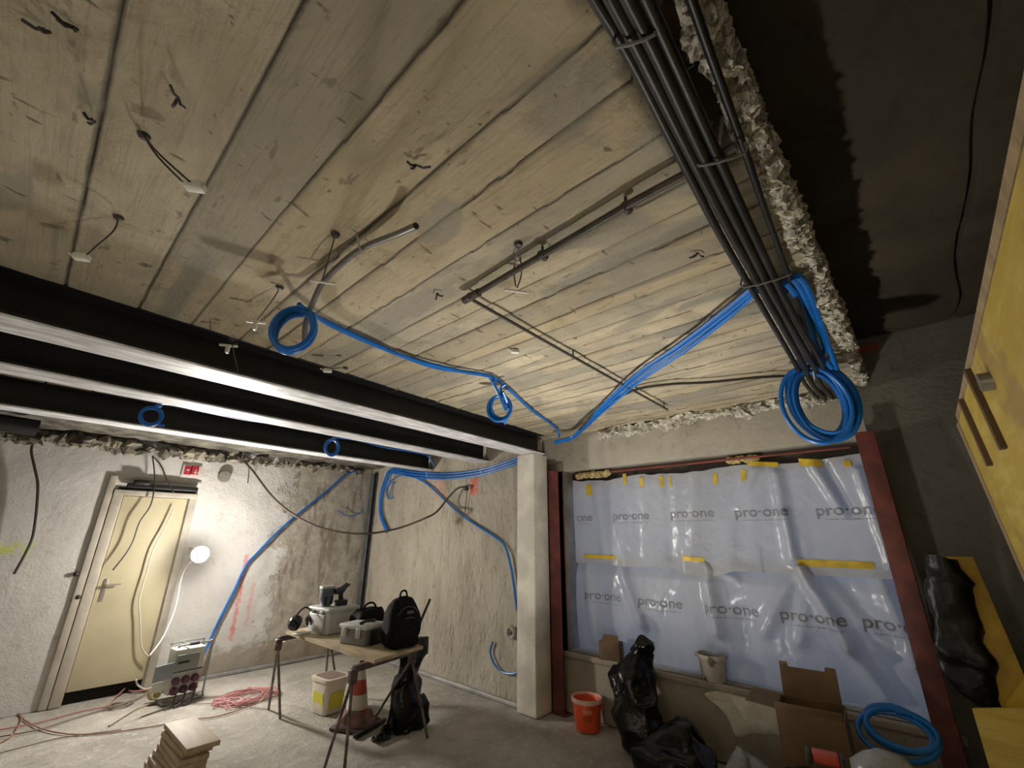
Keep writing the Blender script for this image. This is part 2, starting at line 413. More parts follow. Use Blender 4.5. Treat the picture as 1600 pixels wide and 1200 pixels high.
flatwall('wall_right', (XF+.1, -2.6, 0), (-7.4, 0, 0), (0, 0, 3.1), 40, 20, M_DARK, .01, 3, (0,1,0))
flatwall('wall_rear', (-3.2, -2.6, 0), (0, 9.4, 0), (0, 0, 3.1), 40, 20, M_REAR, .01, 3, (1,0,0))
MB().box((XM+.12, 3.2, 0), (XM+.2, YW+.2, 3.0)).box((-3.3, YW+.3, 0), (4.2, YW+.4, 3.0)).box((-3.3, YE, 3.1), (4.5, YW+.4, 3.2)).box((-3.3, -2.7, 3.1), (4.5, YE, 3.2)).box((XM, 3.3, 0), (4.6, 3.38, 3.1)).build('trim_4', M_REAR, kind='structure')

# rubble line between ceiling and header, and along the top of the door wall
def rubble(name, pts, n, r, seed, m):
    random.seed(seed); b = MB(); pts = [Vector(p) for p in pts]
    for i in range(n):
        t = random.random()*(len(pts)-1); k = min(int(t), len(pts)-2); p = pts[k].lerp(pts[k+1], t-k)
        rr = r*random.choice((.3,.45,.6,.8,1.0,1.9))*random.uniform(.7, 1.1); a = len(b.v)
        p += Vector((random.uniform(-r, r)*.7, random.uniform(-r, r), random.uniform(-r, r)*.8))
        b.sphere(p, rr, 8, (random.uniform(.6, 1.3), random.uniform(.7, 1.6), random.uniform(.5, 1)))
        for v in b.v[a:]: v += nvec(v*22)*rr*.7
    return b.build(name, m, kind='structure', angle=20)
rubble('trim_5', [(XF-.0, 2.4, CZ-.06), (XF-.01, 1.9, CZ-.05), (XF-.0, 1.0, CZ-.04), (XF, .3, CZ-.06)], 330, .036, 3, M_RUB)
rubble('trim_6', [(-.9, YW-.05, 2.54), (.2, YW-.05, 2.54), (1.5, YW-.03, 2.54), (3.6, YW-.02, 2.60)], 420, .042, 5, mat('brown_rubble', (.20, .18, .14), .9, var=.6, vscale=7, bump=.8))
MB().grid(lambda u, v: (-3.0+u*6.8, 5.26+v*1.38, 2.64+.03*noise.noise(Vector((u*22, v*5, 3)))+.015*noise.noise(Vector((u*70, v*14, 3)))), 160, 40, flip=True).build('trim_8', mat('dark_rough_concrete', (.12, .11, .09), .9, var=.5, vscale=5, bump=.8), kind='structure')  # rough sheet below the ceiling, darker than the boards
# ================================================================ large steel and concrete members
M_BLACK = mat('black_primer_steel', (.012, .012, .013), .42, .0, var=.3, vscale=3, spec=.4)
M_FLANGE = mat('lamplit_underside_grey', (.78, .79, .82), .5, .2, var=.25, vscale=5, stretch=(1, 4, 1))  # lamplight on the undersides put into this paler colour; sides stay black
def beam(p0, p1, w, h, name, label):
    p0, p1 = Vector(p0), Vector(p1); L_ = (p1-p0).length; a = math.atan2(p1.y-p0.y, p1.x-p0.x)
    t = thing(name, p0, label, 'beam', 'black steel ceiling beams'); M = TR(p0) @ RZ(a)
    MB().box((0, 0, .012), (L_, w, .03), M, .003).box((0, w/2-.006, .03), (L_, w/2+.006, h-.018), M).box((0, 0, h-.018), (L_, w, h), M, .003).build('web_and_flanges', M_BLACK, t)
    MB().box((0, .001, 0), (L_, w-.001, .0125), M, .002).build('lamplit_flange_underside', M_FLANGE, t)
    return t
BZ = 2.48; BH = CZ-BZ+.012
beam((-3.1, 2.52, BZ), (3.86, 3.03, BZ), .24, BH, 'steel_beam', 'black steel beam nearest the board-marked ceiling field, spanning from far left to the concrete post')
beam((-3.1, 3.36, BZ), (3.80, 3.88, BZ), .22, BH, 'steel_beam', 'middle one of the three parallel black steel beams under the ceiling')
beam((-3.1, 4.62, BZ), (3.80, 5.03, BZ), .20, BH, 'steel_beam', 'black steel beam closest to the wall with the door')
M_POST = mat('pale_cast_concrete', (.60, .57, .50), .8, var=.16, vscale=4, bump=.25, bscale=30)
b = MB().box((3.69, 3.06, 0), (3.93, 3.31, BZ-.002), bev=.012)
b.build('concrete_post', M_POST, label='pale square concrete post holding the end of the nearest black beam', cat='post')
M_RED = mat('red_oxide_steel', (.13, .035, .028), .6, var=.35, vscale=6, bump=.15)
def column(x, y0, y1, z0, z1, label):
    t = thing('steel_column', (x, y0, z0), label, 'column')
    MB().box((x, y0, z0), (x+.012, y1, z1), bev=.002).box((x+.012, (y0+y1)/2-.004, z0), (x+.1, (y0+y1)/2+.004, z1)).box((x+.1, y0, z0), (x+.112, y1, z1), bev=.002).build('profile', M_RED, t)
    MB().box((x-.02, min(y0, y1)-.03, z0), (x+.13, max(y0, y1)+.03, z0+.012), bev=.002).build('foot_plate', M_RED, t)
column(3.93, 2.92, 3.05, 0, HB, 'red-oxide steel column behind the pale concrete post, left of the plastic sheet')
column(3.86, .125, .235, 0, HB+.01, 'red-oxide steel column at the right edge of the plastic sheet')
b = MB().box((XM-.075, YW-.15, 0), (XM-.067, YW-.05, 2.56), bev=.002).box((XM-.067, YW-.104, 0), (XM-.02, YW-.096, 2.56)).box((XM-.025, YW-.15, 0), (XM-.015, YW-.05, 2.56))
b.build('steel_corner_profile', mat('grey_steel', (.14, .15, .165), .45, .5, var=.2), label='slim grey steel upright standing in the corner between door wall and bare concrete wall', cat='steel profile')
MB().box((1.5, YW-.05, 0), (XM-.08, YW-.012, .035), bev=.004).build('baseboard_left', mat('galvanised_rail', (.42, .43, .43), .5, .5, var=.2), kind='structure')
MB().box((XM-.05, 3.32, 0), (XM-.012, YW-.18, .035), bev=.004).build('baseboard_back', MATS['galvanised_rail'], kind='structure')
# ---- horizontal steel and foam under the header
b = MB().tube([(XS-.08, 2.36, HB-.045), (XS-.08, .3, HB-.045)], .010, 8)
b.build('red_rail', mat('red_rail_paint', (.20, .04, .025), .6, var=.3), label='thin rusty red rail running under the concrete header above the sheet', cat='rail')
def foam(y0, y1, z, label):
    random.seed(int(y0*10))
    b = MB(); n = int((y1-y0)/.035)
    for i in range(n): b.sphere((XS-.05, y0+(i+.5)*.035, z-.01+random.uniform(-.008, .008)), random.uniform(.028, .04), 10)
    b.jitter(.008, 40).build('expanding_foam', mat('yellow_foam', (.52, .40, .18), .8, var=.4, vscale=30, bump=.6, bscale=60), label=label, cat='foam')
foam(2.4, 2.83, HB-.04, 'yellow-brown expanding foam bead at the left end under the header')
foam(.95, 1.2, HB-.04, 'yellow-brown expanding foam blob under the header towards the big blue coil')

# ================================================================ door
t = bpy.data.objects.new('door_1', None); COL.objects.link(t); t.location = ((DX0+DX1)/2, YW, 0); t['kind'] = 'structure'
M_FRAME = mat('cream_frame_paint', (.47, .43, .36), .5, var=.12, vscale=5, bump=.1)
M_LEAF = mat('cream_door_paint', (.56, .50, .335), .45, var=.06, vscale=3, bump=.05, bscale=8)
b = MB()
b.box((DX0-.03, YW-.035, 0), (DX0+.055, YW+.06, DZ1-.03), bev=.006).box((DX1-.055, YW-.035, 0), (DX1+.02, YW+.06, DZ1-.03), bev=.006).box((DX0-.03, YW-.04, DZ1-.09), (DX1+.02, YW+.06, DZ1-.03), bev=.006)
b.box((DX0+.05, YW-.0, 0), (DX0+.065, YW+.05, DZ1-.08)).box((DX1-.065, YW-.0, 0), (DX1-.05, YW+.05, DZ1-.08))
b.build('door_frame', M_FRAME, t)
leaf = MB().box((DX0+.068, YW+.0, .11), (DX1-.068, YW+.04, DZ1-.095), bev=.004).build('door_leaf', M_LEAF, t)
M_CHROME = mat('brushed_steel', (.5, .48, .44), .35, .8)
hz = 1.08; hx = DX0+.13
MB().box((hx-.018, YW-.008, hz-.16), (hx+.018, YW-.001, hz+.06), bev=.004).tube([(hx, YW-.008, hz), (hx, YW-.05, hz), (hx+.02, YW-.055, hz), (hx+.125, YW-.05, hz+.005)], .009, 10, smooth=4).build('door_handle', M_CHROME, leaf)
MB().box((DX0+.066, YW+.05, .0), (DX1-.066, YW+.06, .11)).build('threshold_gap', mat('black_void_board', (.008, .007, .006), .9), t)
b = MB().box((DX0+.06, YW-.085, DZ1-.005), (DX1+.0, YW-.03, DZ1+.045), bev=.01).box((DX0+.11, YW-.1, DZ1+.03), (DX0+.26, YW-.03, DZ1+.085), bev=.02)
b.build('door_closer', mat('black_plastic', (.01, .01, .011), .5), label='black door closer rail lying along the top of the door frame', cat='door closer')
# wall mouldings left of the door
MB().box((DX0-.10, YW-.03, 0), (DX0-.035, YW+.01, 2.22), bev=.008).box((DX0-.10, YW-.02, 2.19), (DX1+.03, YW+.01, 2.225), bev=.006).build('trim_7', M_FRAME, kind='structure')
for (px, py, r) in ((119, 897, .022), (122, 933, .022)):
    q = K(px, py, 'y', YW-.03); MB().lathe([(.001, -.02), (r, -.018), (r, .0), (r*.6, .01), (.001, .012)], 14, M=TR(q) @ Matrix.Rotation(PI/2, 4, 'X')).build('bell_push', mat('dark_bakelite', (.03, .02, .015), .5), label=('upper' if py < 910 else 'lower')+' small round dark knob on the moulding left of the door', cat='knob', group='knobs beside the door')

# ================================================================ plastic sheeting over the window
RU = [((1085,735),(1085,868),.07,.02),((1040,740),(1048,868),.05,-.014),((1212,740),(1236,872),.05,.028),((1228,800),(1243,872),.03,.02),((1270,728),(1312,792),.04,.022),((1290,725),(1330,800),.03,-.016),((1150,740),(1160,870),.07,-.016),((1340,735),(1392,880),.035,.02),((930,760),(944,866),.05,.014),((1010,750),(1012,868),.06,.010),((1180,735),(1150,790),.05,.014)]
RL = [((1104,880),(1124,985),.055,.05),((1098,880),(1150,905),.04,.02),((1250,885),(1330,1010),.05,.05),((1330,1010),(1385,1085),.05,.05),((1247,885),(1195,985),.06,.03),((1262,890),(1252,1000),.05,.018),((968,876),(1006,975),.05,.028),((1064,880),(1030,950),.06,.02),((918,880),(930,1000),.05,.02),((1370,890),(1430,1040),.06,.03),((1165,960),(1170,1040),.10,-.03),((1300,900),(1400,1000),.05,-.02)]
def _seg(lst):
    return [(K(*a, 'x', XS-.06), K(*b_, 'x', XS-.06), w, h) for (a, b_, w, h) in lst]
RU, RL = _seg(RU), _seg(RL)
def sheet_x(y, z, low):
    f = .008*math.sin(y*7+.8*math.sin(z*2+y))+.006*noise.noise(Vector((y*5, z*1.5, 1)))+.004*noise.noise(Vector((y*15, z*11, 4)))+.002*noise.noise(Vector((y*40, z*30, 4)))
    for (a, b_, w, h) in (RL if low else RU):
        dy, dz = b_.y-a.y, b_.z-a.z; L2 = dy*dy+dz*dz; t = max(0, min(1, ((y-a.y)*dy+(z-a.z)*dz)/L2))
        d = math.hypot(y-a.y-t*dy, z-a.z-t*dz); f += 1.6*h*math.exp(-(d/w)**2)*(1 if d < w*3 else 0)
    if low: f += .035*math.sin(max(0, min(1, (1.36-z)/.84))*PI)
    else: f += .010+.025*max(0, 1-(z-1.30)/.25)*(1 if 1.05 < y < 1.7 else .3)
    return XS-.05-f
M_SHEET = mat('silver_white_membrane', (.50, .515, .54), .26, 0, var=.10, vscale=3, bump=.12, bscale=10, spec=.6, trans=.28, stretch=(1, 1, .4))
MB().box((XS+.0, .15, 2.13), (XS+.02, 2.95, HB+.02)).build('trim_9', mat('dark_board', (.05, .035, .025), .8), kind='structure')
M_INK = mat('grey_print', (.23, .235, .26), .6)
M_TAPE = mat('yellow_tape', (.60, .43, .035), .45, var=.2, vscale=10)
SY0, SY1 = 2.87, .19
sh = thing('plastic_sheet', (XS-.06, 1.5, 1.34), 'upper silvery plastic sheet taped over the window opening, with a row of grey printed lettering', 'plastic sheet')
def top_z(y): return 2.19+.012*math.sin(y*7)-.03*max(0, noise.noise(Vector((y*6, 0, 0))))
def seam_z(y):                                  # hem of the upper sheet: pinned at the tapes, sagging between
    pins = [2.9, 2.75, 2.53, 2.0, 1.83, 1.27, .10]; 
    for p_, q_, sg in ((2.53, 2.0, .012), (1.83, 1.27, .06)):
        if q_ < y < p_: return 1.335-sg*math.sin((p_-y)/(p_-q_)*PI)
    return 1.335
def up_pt(u, v):
    y = SY0+(SY1-SY0)*u; z0, z1 = seam_z(y), top_z(y); z = z0+(z1-z0)*v; return (sheet_x(y, z, 0), y, z)
def lo_pt(u, v):
    y = SY0+(SY1-SY0)*u; z = .535+(1.40-.535)*v; x = sheet_x(y, z, 1)
    if z > 1.24: x += (z-1.24)/.16*.06
    return (x, y, z)
MB().grid(up_pt, 260, 90, flip=True).build('membrane', M_SHEET, sh, angle=80)
sl_ = thing('plastic_sheet', (XS-.12, 1.5, .55), 'lower silvery plastic sheet hanging from the tape seam down to the window ledge', 'plastic sheet')
MB().grid(lo_pt, 260, 90, flip=True).build('membrane', M_SHEET, sl_, angle=80)
def text_mesh(body, size):
    cu = bpy.data.curves.new('t', 'FONT'); cu.body = body; cu.size = size; cu.align_x = 'CENTER'; cu.offset = size*.015
    o = bpy.data.objects.new('t', cu); COL.objects.link(o); bpy.context.view_layer.update()
    me = bpy.data.meshes.new_from_object(o.evaluated_get(bpy.context.evaluated_depsgraph_get()))
    vs = [v.co.copy() for v in me.vertices]; fs = [tuple(p.vertices) for p in me.polygons]
    bpy.data.objects.remove(o); return vs, fs
def subdiv(vs, fs, n=1):
    import bmesh
    me = bpy.data.meshes.new('q'); me.from_pydata(vs, [], fs); bm = bmesh.new(); bm.from_mesh(me)
    bmesh.ops.triangulate(bm, faces=bm.faces[:]); bmesh.ops.subdivide_edges(bm, edges=bm.edges[:], cuts=n, use_grid_fill=True); bm.verts.index_update()
    r = [v.co.copy() for v in bm.verts], [tuple(v.index for v in f.verts) for f in bm.faces]; bm.free(); return r
TV, TF = subdiv(*text_mesh('pro\u00b7one', .112)); UV, UF = text_mesh('innovative  building  membrane', .001)
def logo(par, px, py, low, ymin=-9, ymax=9):
    q = K(px, py, 'x', XS-.07)
    b = MB(); vs = []
    for v in TV:
        y = q.y-v.x*1.15; z = q.z-.028+v.y; vs.append((sheet_x(y, z, low)-.004, y, z))
    fs = [f for f in TF if all(ymin < vs[i][1] < ymax for i in f)]
    b.add(vs, fs)
    n = 14
    for i in range(n):          # fine underline of the print
        ya, yb = q.y+.15-.34*i/n, q.y+.15-.34*(i+(.8 if i % 3 else .45))/n
        if not (ymin < yb and ya < ymax): continue
        zz = q.z-.062; off = .004
        b.add([(sheet_x(ya, zz, low)-off, ya, zz), (sheet_x(yb, zz, low)-off, yb, zz), (sheet_x(yb, zz+.005, low)-off, yb, zz+.005), (sheet_x(ya, zz+.005, low)-off, ya, zz+.005)], [(0, 1, 2, 3)])
    b.build('printed_lettering', M_INK, par, smooth=False)
for (px, py) in ((900, 810), (985, 807), (1079, 803), (1188, 801), (1325, 798)): logo(sh, px, py, 0, SY1+.02, SY0-.02)
for (px, py) in ((943, 932), (1032, 942), (1142, 953), (1270, 965), (1408, 979)): logo(sl_, px, py, 1, SY1+.02, SY0-.02)
def tape(par, a, b_, w, low=0, off=.006, vert=False):
    p, q = K(*a, 'x', XS-.07), K(*b_, 'x', XS-.07)
    d = Vector((0, 0, w/2)) if not vert else Vector((0, w/2, 0)); n = 10
    vs = []
    for i in range(n+1):
        c = p.lerp(q, i/n)
        for s_ in (-1, 1):
            r = c+d*s_; vs.append((sheet_x(r.y, r.z, low)-off-.002*(i % 2), r.y, r.z))
    MB().add(vs, [(2*i, 2*i+2, 2*i+3, 2*i+1) for i in range(n)]).build('yellow_tape', M_TAPE, par)
tape(sh, (912, 869), (962, 871), .035, 0, .008); tape(sh, (1065, 872), (1101, 875), .04, 0, .008); tape(sh, (1247, 879), (1366, 884), .05, 0, .008)
for (x0, y0, w) in ((975, 738, .04), (1003, 743, .04), (1032, 742, .035), (1045, 742, .03), (1117, 738, .035), (1161, 732, .045), (920, 755, .08)):
    tape(sh, (x0, y0+2), (x0+1, y0+19), w, 0, .006, True)
tape(sh, (1168, 724), (1216, 726), .04, 0, .006); tape(sh, (1248, 722), (1284, 724), .06, 0, .006); tape(sh, (1318, 725), (1330, 724), .05, 0, .006)
tape(sl_, (1438, 1040), (1447, 1062), .05, 1, .006, True)
# outside glass-less opening frame behind the sheet
MB().box((XS+.02, .17, SB), (XS+.06, .23, HB)).box((XS+.02, 1.5, SB), (XS+.06, 1.56, HB)).box((XS+.02, .17, HB-.06), (XS+.06, 2.9, HB)).build('window_1', mat('dark_window_frame', (.08, .05, .04), .5), kind='structure')
# ================================================================ work light and the two added lights
M_HOUS = mat('light_housing', (.55, .55, .52), .5)
def work_or_added_light(pos, aim, strength, label, r=.085, added_light_hood=0.0):
    pos = Vector(pos); q = Vector(aim).normalized().to_track_quat('Z', 'Y').to_matrix().to_4x4(); M = TR(pos) @ q
    t = thing('work_or_added_light', pos, label, 'work light')  # the two added lights share this name and category
    if added_light_hood:
        MB().lathe([(r, 0), (r*.96, r*.22), (r*.75, r*.48), (r*.4, r*.64), (.001, r*.7)], 28, M=M).build('lit_diffuser', mat('lit_diffuser_%d' % strength, (1, 1, 1), .5, emis=LAMP_COLOR, estr=strength), t)
        MB().lathe([(.001, -.06), (r*.7, -.055), (r*1.0, -.02), (r*1.08, -.004), (r*1.02, .001), (r*.9, -.001), (.001, -.002)], 28, M=M).build('housing', M_HOUS, t)
    else:
        MB().lathe([(r*.985, -r*.07), (r, 0), (r*.94, r*.3), (r*.7, r*.58), (r*.38, r*.74), (.001, r*.8)], 28, M=M).build('lit_diffuser', mat('lit_diffuser_%d' % strength, (1, 1, 1), .5, emis=LAMP_COLOR, estr=strength), t)
        MB().lathe([(.001, -r*.95), (r*.35, -r*.92), (r*.6, -r*.62), (r*.97, -r*.13), (r*.985, -r*.072), (.001, -r*.072)], 24, M=M).build('housing', M_HOUS, t)
    if added_light_hood: MB().lathe([(r*1.08, -.004), (r*1.15, added_light_hood), (r*1.2, added_light_hood), (r*1.13, -.006)], 32, M=M).build('added_light_hood', M_BLACK, t)
    return t, M
wl_, M = work_or_added_light(LAMP_POS, LAMP_AIM, LAMP_STRENGTH, 'glaring round work light hung on the wall right of the door, switched on')
MB().tube([LAMP_POS+Vector((0, .04, 0)), LAMP_POS+Vector((0, .12, .03)), (LAMP_POS.x, YW-.012, LAMP_POS.z+.06)], .008, 8, smooth=4).build('bracket', M_HOUS, wl_)
# unseen fill light added behind the camera, bounced off the end wall for ambient
w2, M = work_or_added_light(FILL_POS, FILL_AIM, FILL_STRENGTH, 'added unseen fill light on a tripod behind the camera', .12, .05)
b = MB()
for k in range(3): b.tube([(FILL_POS[0]+.05, FILL_POS[1], .7), (FILL_POS[0]+.05+.35*math.cos(k*2.09), FILL_POS[1]+.35*math.sin(k*2.09), .0)], .01, 8)
b.tube([(FILL_POS[0]+.05, FILL_POS[1], .65), (FILL_POS[0]+.05, FILL_POS[1], FILL_POS[2])], .012, 8).build('added_tripod', M_BLACK, w2)

w3, M = work_or_added_light(UP_POS, UP_AIM, UP_STRENGTH, 'added unseen uplight on the floor, brightening the ceiling', .10, .11)  # unseen floor lamp added to brighten the ceiling
MB().tube([(UP_POS[0]-.12, UP_POS[1], .11), (UP_POS[0]-.13, UP_POS[1], .012), (UP_POS[0]-.13, UP_POS[1]-.12, .012), (UP_POS[0]+.13, UP_POS[1]-.12, .012), (UP_POS[0]+.13, UP_POS[1], .012), (UP_POS[0]+.12, UP_POS[1], .11)], .01, 8).build('added_floor_stand', M_BLACK, w3)
# ================================================================ pipes, conduits and cables
M_BLUE = mat('blue_plastic_conduit', (.003, .14, .52), .36, var=.12, vscale=8, spec=.5)
M_DPIPE = mat('black_rubber_pipe', (.012, .0115, .011), .42, var=.35, vscale=7, spec=.5)
M_GPIPE = mat('grey_iron_pipe', (.055, .045, .035), .5, .2, var=.3, vscale=8)
M_WIRE = mat('dark_wire', (.03, .026, .02), .5)
M_WHITEP = mat('white_plastic', (.72, .70, .64), .45)
def pz(pts, z=CZ-.03): return [K(p[0], p[1], 'z', p[2] if len(p) > 2 else z) for p in pts]
def run(name, pts, r, m, label, cat, group=None, n=8, smooth=6, wob=0.0):
    pts = [Vector(p) for p in pts]
    b = MB().tube(pts, r, n, smooth=smooth)
    if wob: b.jitter(wob, 6)
    return b.build(name, m, label=label, cat=cat, group=group)
# bundle of black pipes along the slab edge; they come from behind the camera
bund = [
 ([(930,0), (985,92), (1060,240), (1128,372), (1185,470), (1240,560)], .0135, 2.645, 'outermost black pipe of the ceiling bundle, on the side of the board-marked field'),
 ([(956,0), (1004,92), (1078,240), (1146,372), (1200,470), (1252,560)], .016, 2.635, 'second black pipe of the ceiling bundle counted from the board-marked field'),
 ([(982,0), (1028,92), (1097,240), (1163,372), (1213,470), (1266,558)], .016, 2.63, 'third black pipe of the ceiling bundle counted from the board-marked field'),
 ([(1010,0), (1052,92), (1118,238), (1180,372), (1228,470), (1280,556)], .016, 2.635, 'fourth black pipe of the ceiling bundle counted from the board-marked field'),
 ([(1080,0), (1108,80), (1160,225), (1196,330), (1232,430), (1262,520)], .011, 2.66, 'thin black pipe running closest to the broken slab edge'),
]
for pts, r, z, lab in bund:
    P = [K(a, b_, 'z', z) for a, b_ in pts]
    P = [P[0]+(P[0]-P[1])*k for k in (9, 4, 1)] + P
    P[-1].z = z-.03; P[0].z = P[1].z = z
    P.append(P[-1]+Vector((.5, .03, .0)))
    P.append(Vector((4.03, P[-1].y+.0, CZ-.07)))
    run('black_pipe', P, r, M_DPIPE, lab, 'pipe', 'black pipes bundled under the ceiling', 10)
b = MB()
for (px, py, w) in ((1190, 445, 60), (1120, 255, 60), (985, 70, 50)):
    p, q = K(px-w*.45, py+4, 'z', 2.615), K(px+w*.75, py-16, 'z', 2.615)
    b = MB().tube([p+Vector((0, 0, .05)), p, q, q+Vector((0, 0, .05))], .004, 6, smooth=3)
    b.build('cable_tie', mat('pale_tie', (.14, .14, .13), .5), label={1190: 'pale tie strapping the black pipes beside the blue conduits', 1120: 'pale tie strapping the black pipes at the long iron pipe', 985: 'pale tie strapping the black pipes at the top of the picture'}[px], cat='cable tie')
# iron pipe bent at a corner
P = pz([(1150, 228), (1100, 256), (985, 318), (860, 391), (735, 464)], 2.655)
t = thing('iron_pipe', P[0], 'long thin iron pipe crossing the ceiling boards, turning at a right-angle elbow', 'pipe')
MB().tube(P, .0135, 10).build('straight_run', M_GPIPE, t)
Q = pz([(735, 467), (850, 532), (950, 588), (1043, 640)], 2.655)
MB().tube(Q, .009, 10).build('thin_run', M_GPIPE, t)
MB().sphere(P[-1], .022, 12).tube([P[-1]+(P[0]-P[-1]).normalized()*-.045, P[-1]+(P[0]-P[-1]).normalized()*.06], .019, 10).build('elbow', M_GPIPE, t)
for i, f in enumerate((.3, .62)):
    c = P[0].lerp(P[-1], f); MB().tube([c+Vector((0, 0, .045)), c+Vector((0, 0, -.015))], .006, 6).tube([c+Vector((-.02, 0, .0)), c+Vector((.02, 0, 0))], .015, 8).build('pipe_clip', M_GPIPE, t)
for i, f in enumerate((.37, .97)):
    c = Q[0].lerp(Q[-1], f); MB().tube([c+Vector((0, 0, .045)), c+Vector((0, 0, -.012))], .005, 6).build('pipe_clip', M_GPIPE, t)
# thin dark cable across the ceiling boards to the big coil
run('dark_cable', pz([(905, 672, 2.60), (935, 640), (985, 612), (1040, 601), (1110, 597), (1180, 590), (1235, 587)], .013 and 2.66), .010, M_WIRE, 'dark cable sagging across the ceiling boards from the post corner towards the big blue coil', 'cable')
# grey conduit hanging through the loop
P = pz([(650, 353, 2.60), (620, 366, 2.64), (570, 386, 2.665), (535, 411, 2.66), (505, 441, 2.64), (490, 470, 2.60)]) + [K(478, 505, 'z', 2.50), K(476, 540, 'z', 2.42)]
t = thing('grey_conduit', P[0], 'bent grey conduit with an open end, hanging from the ceiling through the mid-ceiling blue coil', 'conduit')
MB().tube(P, .0125, 12, smooth=6).build('tube', mat('grey_pvc', (.16, .15, .14), .4, var=.2), t)
MB().tube([P[0]+(P[0]-P[1]).normalized()*.0005, P[0]+(P[0]-P[1]).normalized()*.002], .009, 12).build('open_end', M_WIRE, t)
c = K(567, 386, 'z', 2.655); MB().tube([c+Vector((-.03, 0, .04)), c+Vector((-.005, .0, -.02)), c+Vector((.03, .01, .04))], .004, 6, smooth=4).build('wire_clip', mat('galv_wire', (.5, .5, .47), .4, .5), t)

# ---- blue coils
def basis_px(c, u):      # picture length of a world vector of length 1 at c
    def pr(p):
        k = ROT.transposed() @ (p-CAM); return Vector((F_PX*k.x/-k.z, F_PX*k.y/-k.z))
    return (pr(c+u*.01)-pr(c)).length/.01
def coil(cx, cy, rw, rh, axis, val, turns, r, label, lead=(), seed=1, spread=.02, lean=0.0, flat=False, extra=(), tie=None, group='blue conduit coils'):
    random.seed(seed)
    c = K(cx, cy, axis, val); vd = (c-CAM); hv = Vector((vd.x, vd.y, 0)).normalized()
    u = Vector((-hv.y, hv.x, 0))
    w = Vector((0, 0, 1)) if not flat else (Vector((0, 0, 1))*.75+hv*.65).normalized()
    Ru = rw/basis_px(c, u); Rw = rh/basis_px(c, w)
    pts = []; n = 20
    for k in range(int(turns*n)+1):
        a = PI/2+2*PI*k/n; tt = k/n
        ph = int(tt)+.0
        rr = 1+.10*noise.noise(Vector((tt*1.0, seed, 0)))-.05*(tt/turns)
        dx = spread*1.5*noise.noise(Vector((tt*.8, seed*2.0, 3))); dz = spread*1.2*noise.noise(Vector((tt*.9, seed*3.0, 8)))
        off = hv*(spread*2.0*(tt/turns-.5)+spread*.8*noise.noise(Vector((tt*2, 5, seed))))
        p = c+u*(Ru*rr*math.cos(a)+dx+lean*Rw*math.sin(a))+w*(Rw*rr*math.sin(a)+dz)+off
        pts.append(p)
    t = thing('conduit_coil', c, label, 'conduit coil', group)
    lead = [Vector(q) for q in lead]
    MB().tube(lead+pts, r, 8, smooth=2).build('blue_conduit', M_BLUE, t)
    for ex in extra: MB().tube([Vector(q) for q in ex], r, 8, smooth=5).build('blue_conduit', M_BLUE, t)
    if tie is not None:
        p = c+u*Ru*math.cos(tie)+w*Rw*math.sin(tie)
        d = (u*math.cos(tie)+w*math.sin(tie))
        MB().tube([p+d*(spread*1.6+r)+hv*-.002, p-hv*(spread+r*1.5), p-d*(spread*1.6+r), p+hv*(spread+r*1.5)], .0035, 6, smooth=4, closed=True).build('cable_tie', mat('white_tie', (.5, .52, .52), .5), t)
    return t
kn = [K(1238, 434, 'z', 2.66), K(1252, 452, 'z', 2.66), K(1272, 500, 'x', 2.6), K(1290, 548, 'x', 3.0)]
kn2 = [p+Vector((.01, .03, -.005)) for p in kn]; kn3 = [p+Vector((.0, -.022, .0)) for p in kn]
coil(1281, 628, 46, 58, 'x', 3.2, 9, .0145, 'big thick blue coil hanging at the end of the black pipe bundle', lead=kn, seed=4, spread=.045, lean=.10, extra=(kn2+[K(1300, 575, 'x', 3.15)], kn3+[K(1308, 580, 'x', 3.2)]), tie=1.6)
coil(461, 515, 31, 33, 'z', 2.42, 3, .0125, 'blue coil under the ceiling with the grey conduit hanging through it', seed=9, spread=.018, tie=None, lead=pz([(467, 475, 2.66), (474, 482, 2.62)]), lean=-.12)
coil(781, 637, 17, 19, 'z', 2.50, 3, .011, 'small blue coil dangling beside the black beam end, at the kink of the ceiling conduit', seed=12, spread=.016, lead=pz([(765, 590, 2.66), (775, 606, 2.6), (790, 640, 2.45)]), extra=([K(786, 612, 'z', 2.60), K(795, 640, 'z', 2.5), K(789, 662, 'z', 2.42)], [K(790, 600, 'z', 2.64), K(782, 612, 'z', 2.6), K(797, 645, 'z', 2.5)]))
coil(236, 650, 17, 14, 'z', 2.50, 3, .011, 'blue coil hanging in front of the farthest black beam, towards the left', seed=15, spread=.014, lead=pz([(252, 634, 2.60)]), extra=([K(238, 662, 'z', 2.46), K(256, 665, 'z', 2.44)],))
coil(518, 699, 10, 12, 'z', 2.44, 3, .011, 'little blue coil tied under the farthest black beam, above the corner profile', seed=18, spread=.018, lead=pz([(528, 683, 2.54), (520, 685, 2.52)]))
coil(612, 766, 7, 13, 'x', XM-.03, 1, .007, 'thin dark-blue loop hanging on the bare concrete wall near the corner', seed=21, spread=.004, lead=[K(640, 742, 'x', XM-.02), K(618, 745, 'x', XM-.03), K(604, 762, 'x', XM-.03), K(607, 781, 'x', XM-.03)], group=None)
coil(1406, 1142, 58, 36, 'x', 3.55, 5, .0135, 'wide dark-blue coil lying by the foot of the right-hand red column', seed=24, spread=.045, flat=True)
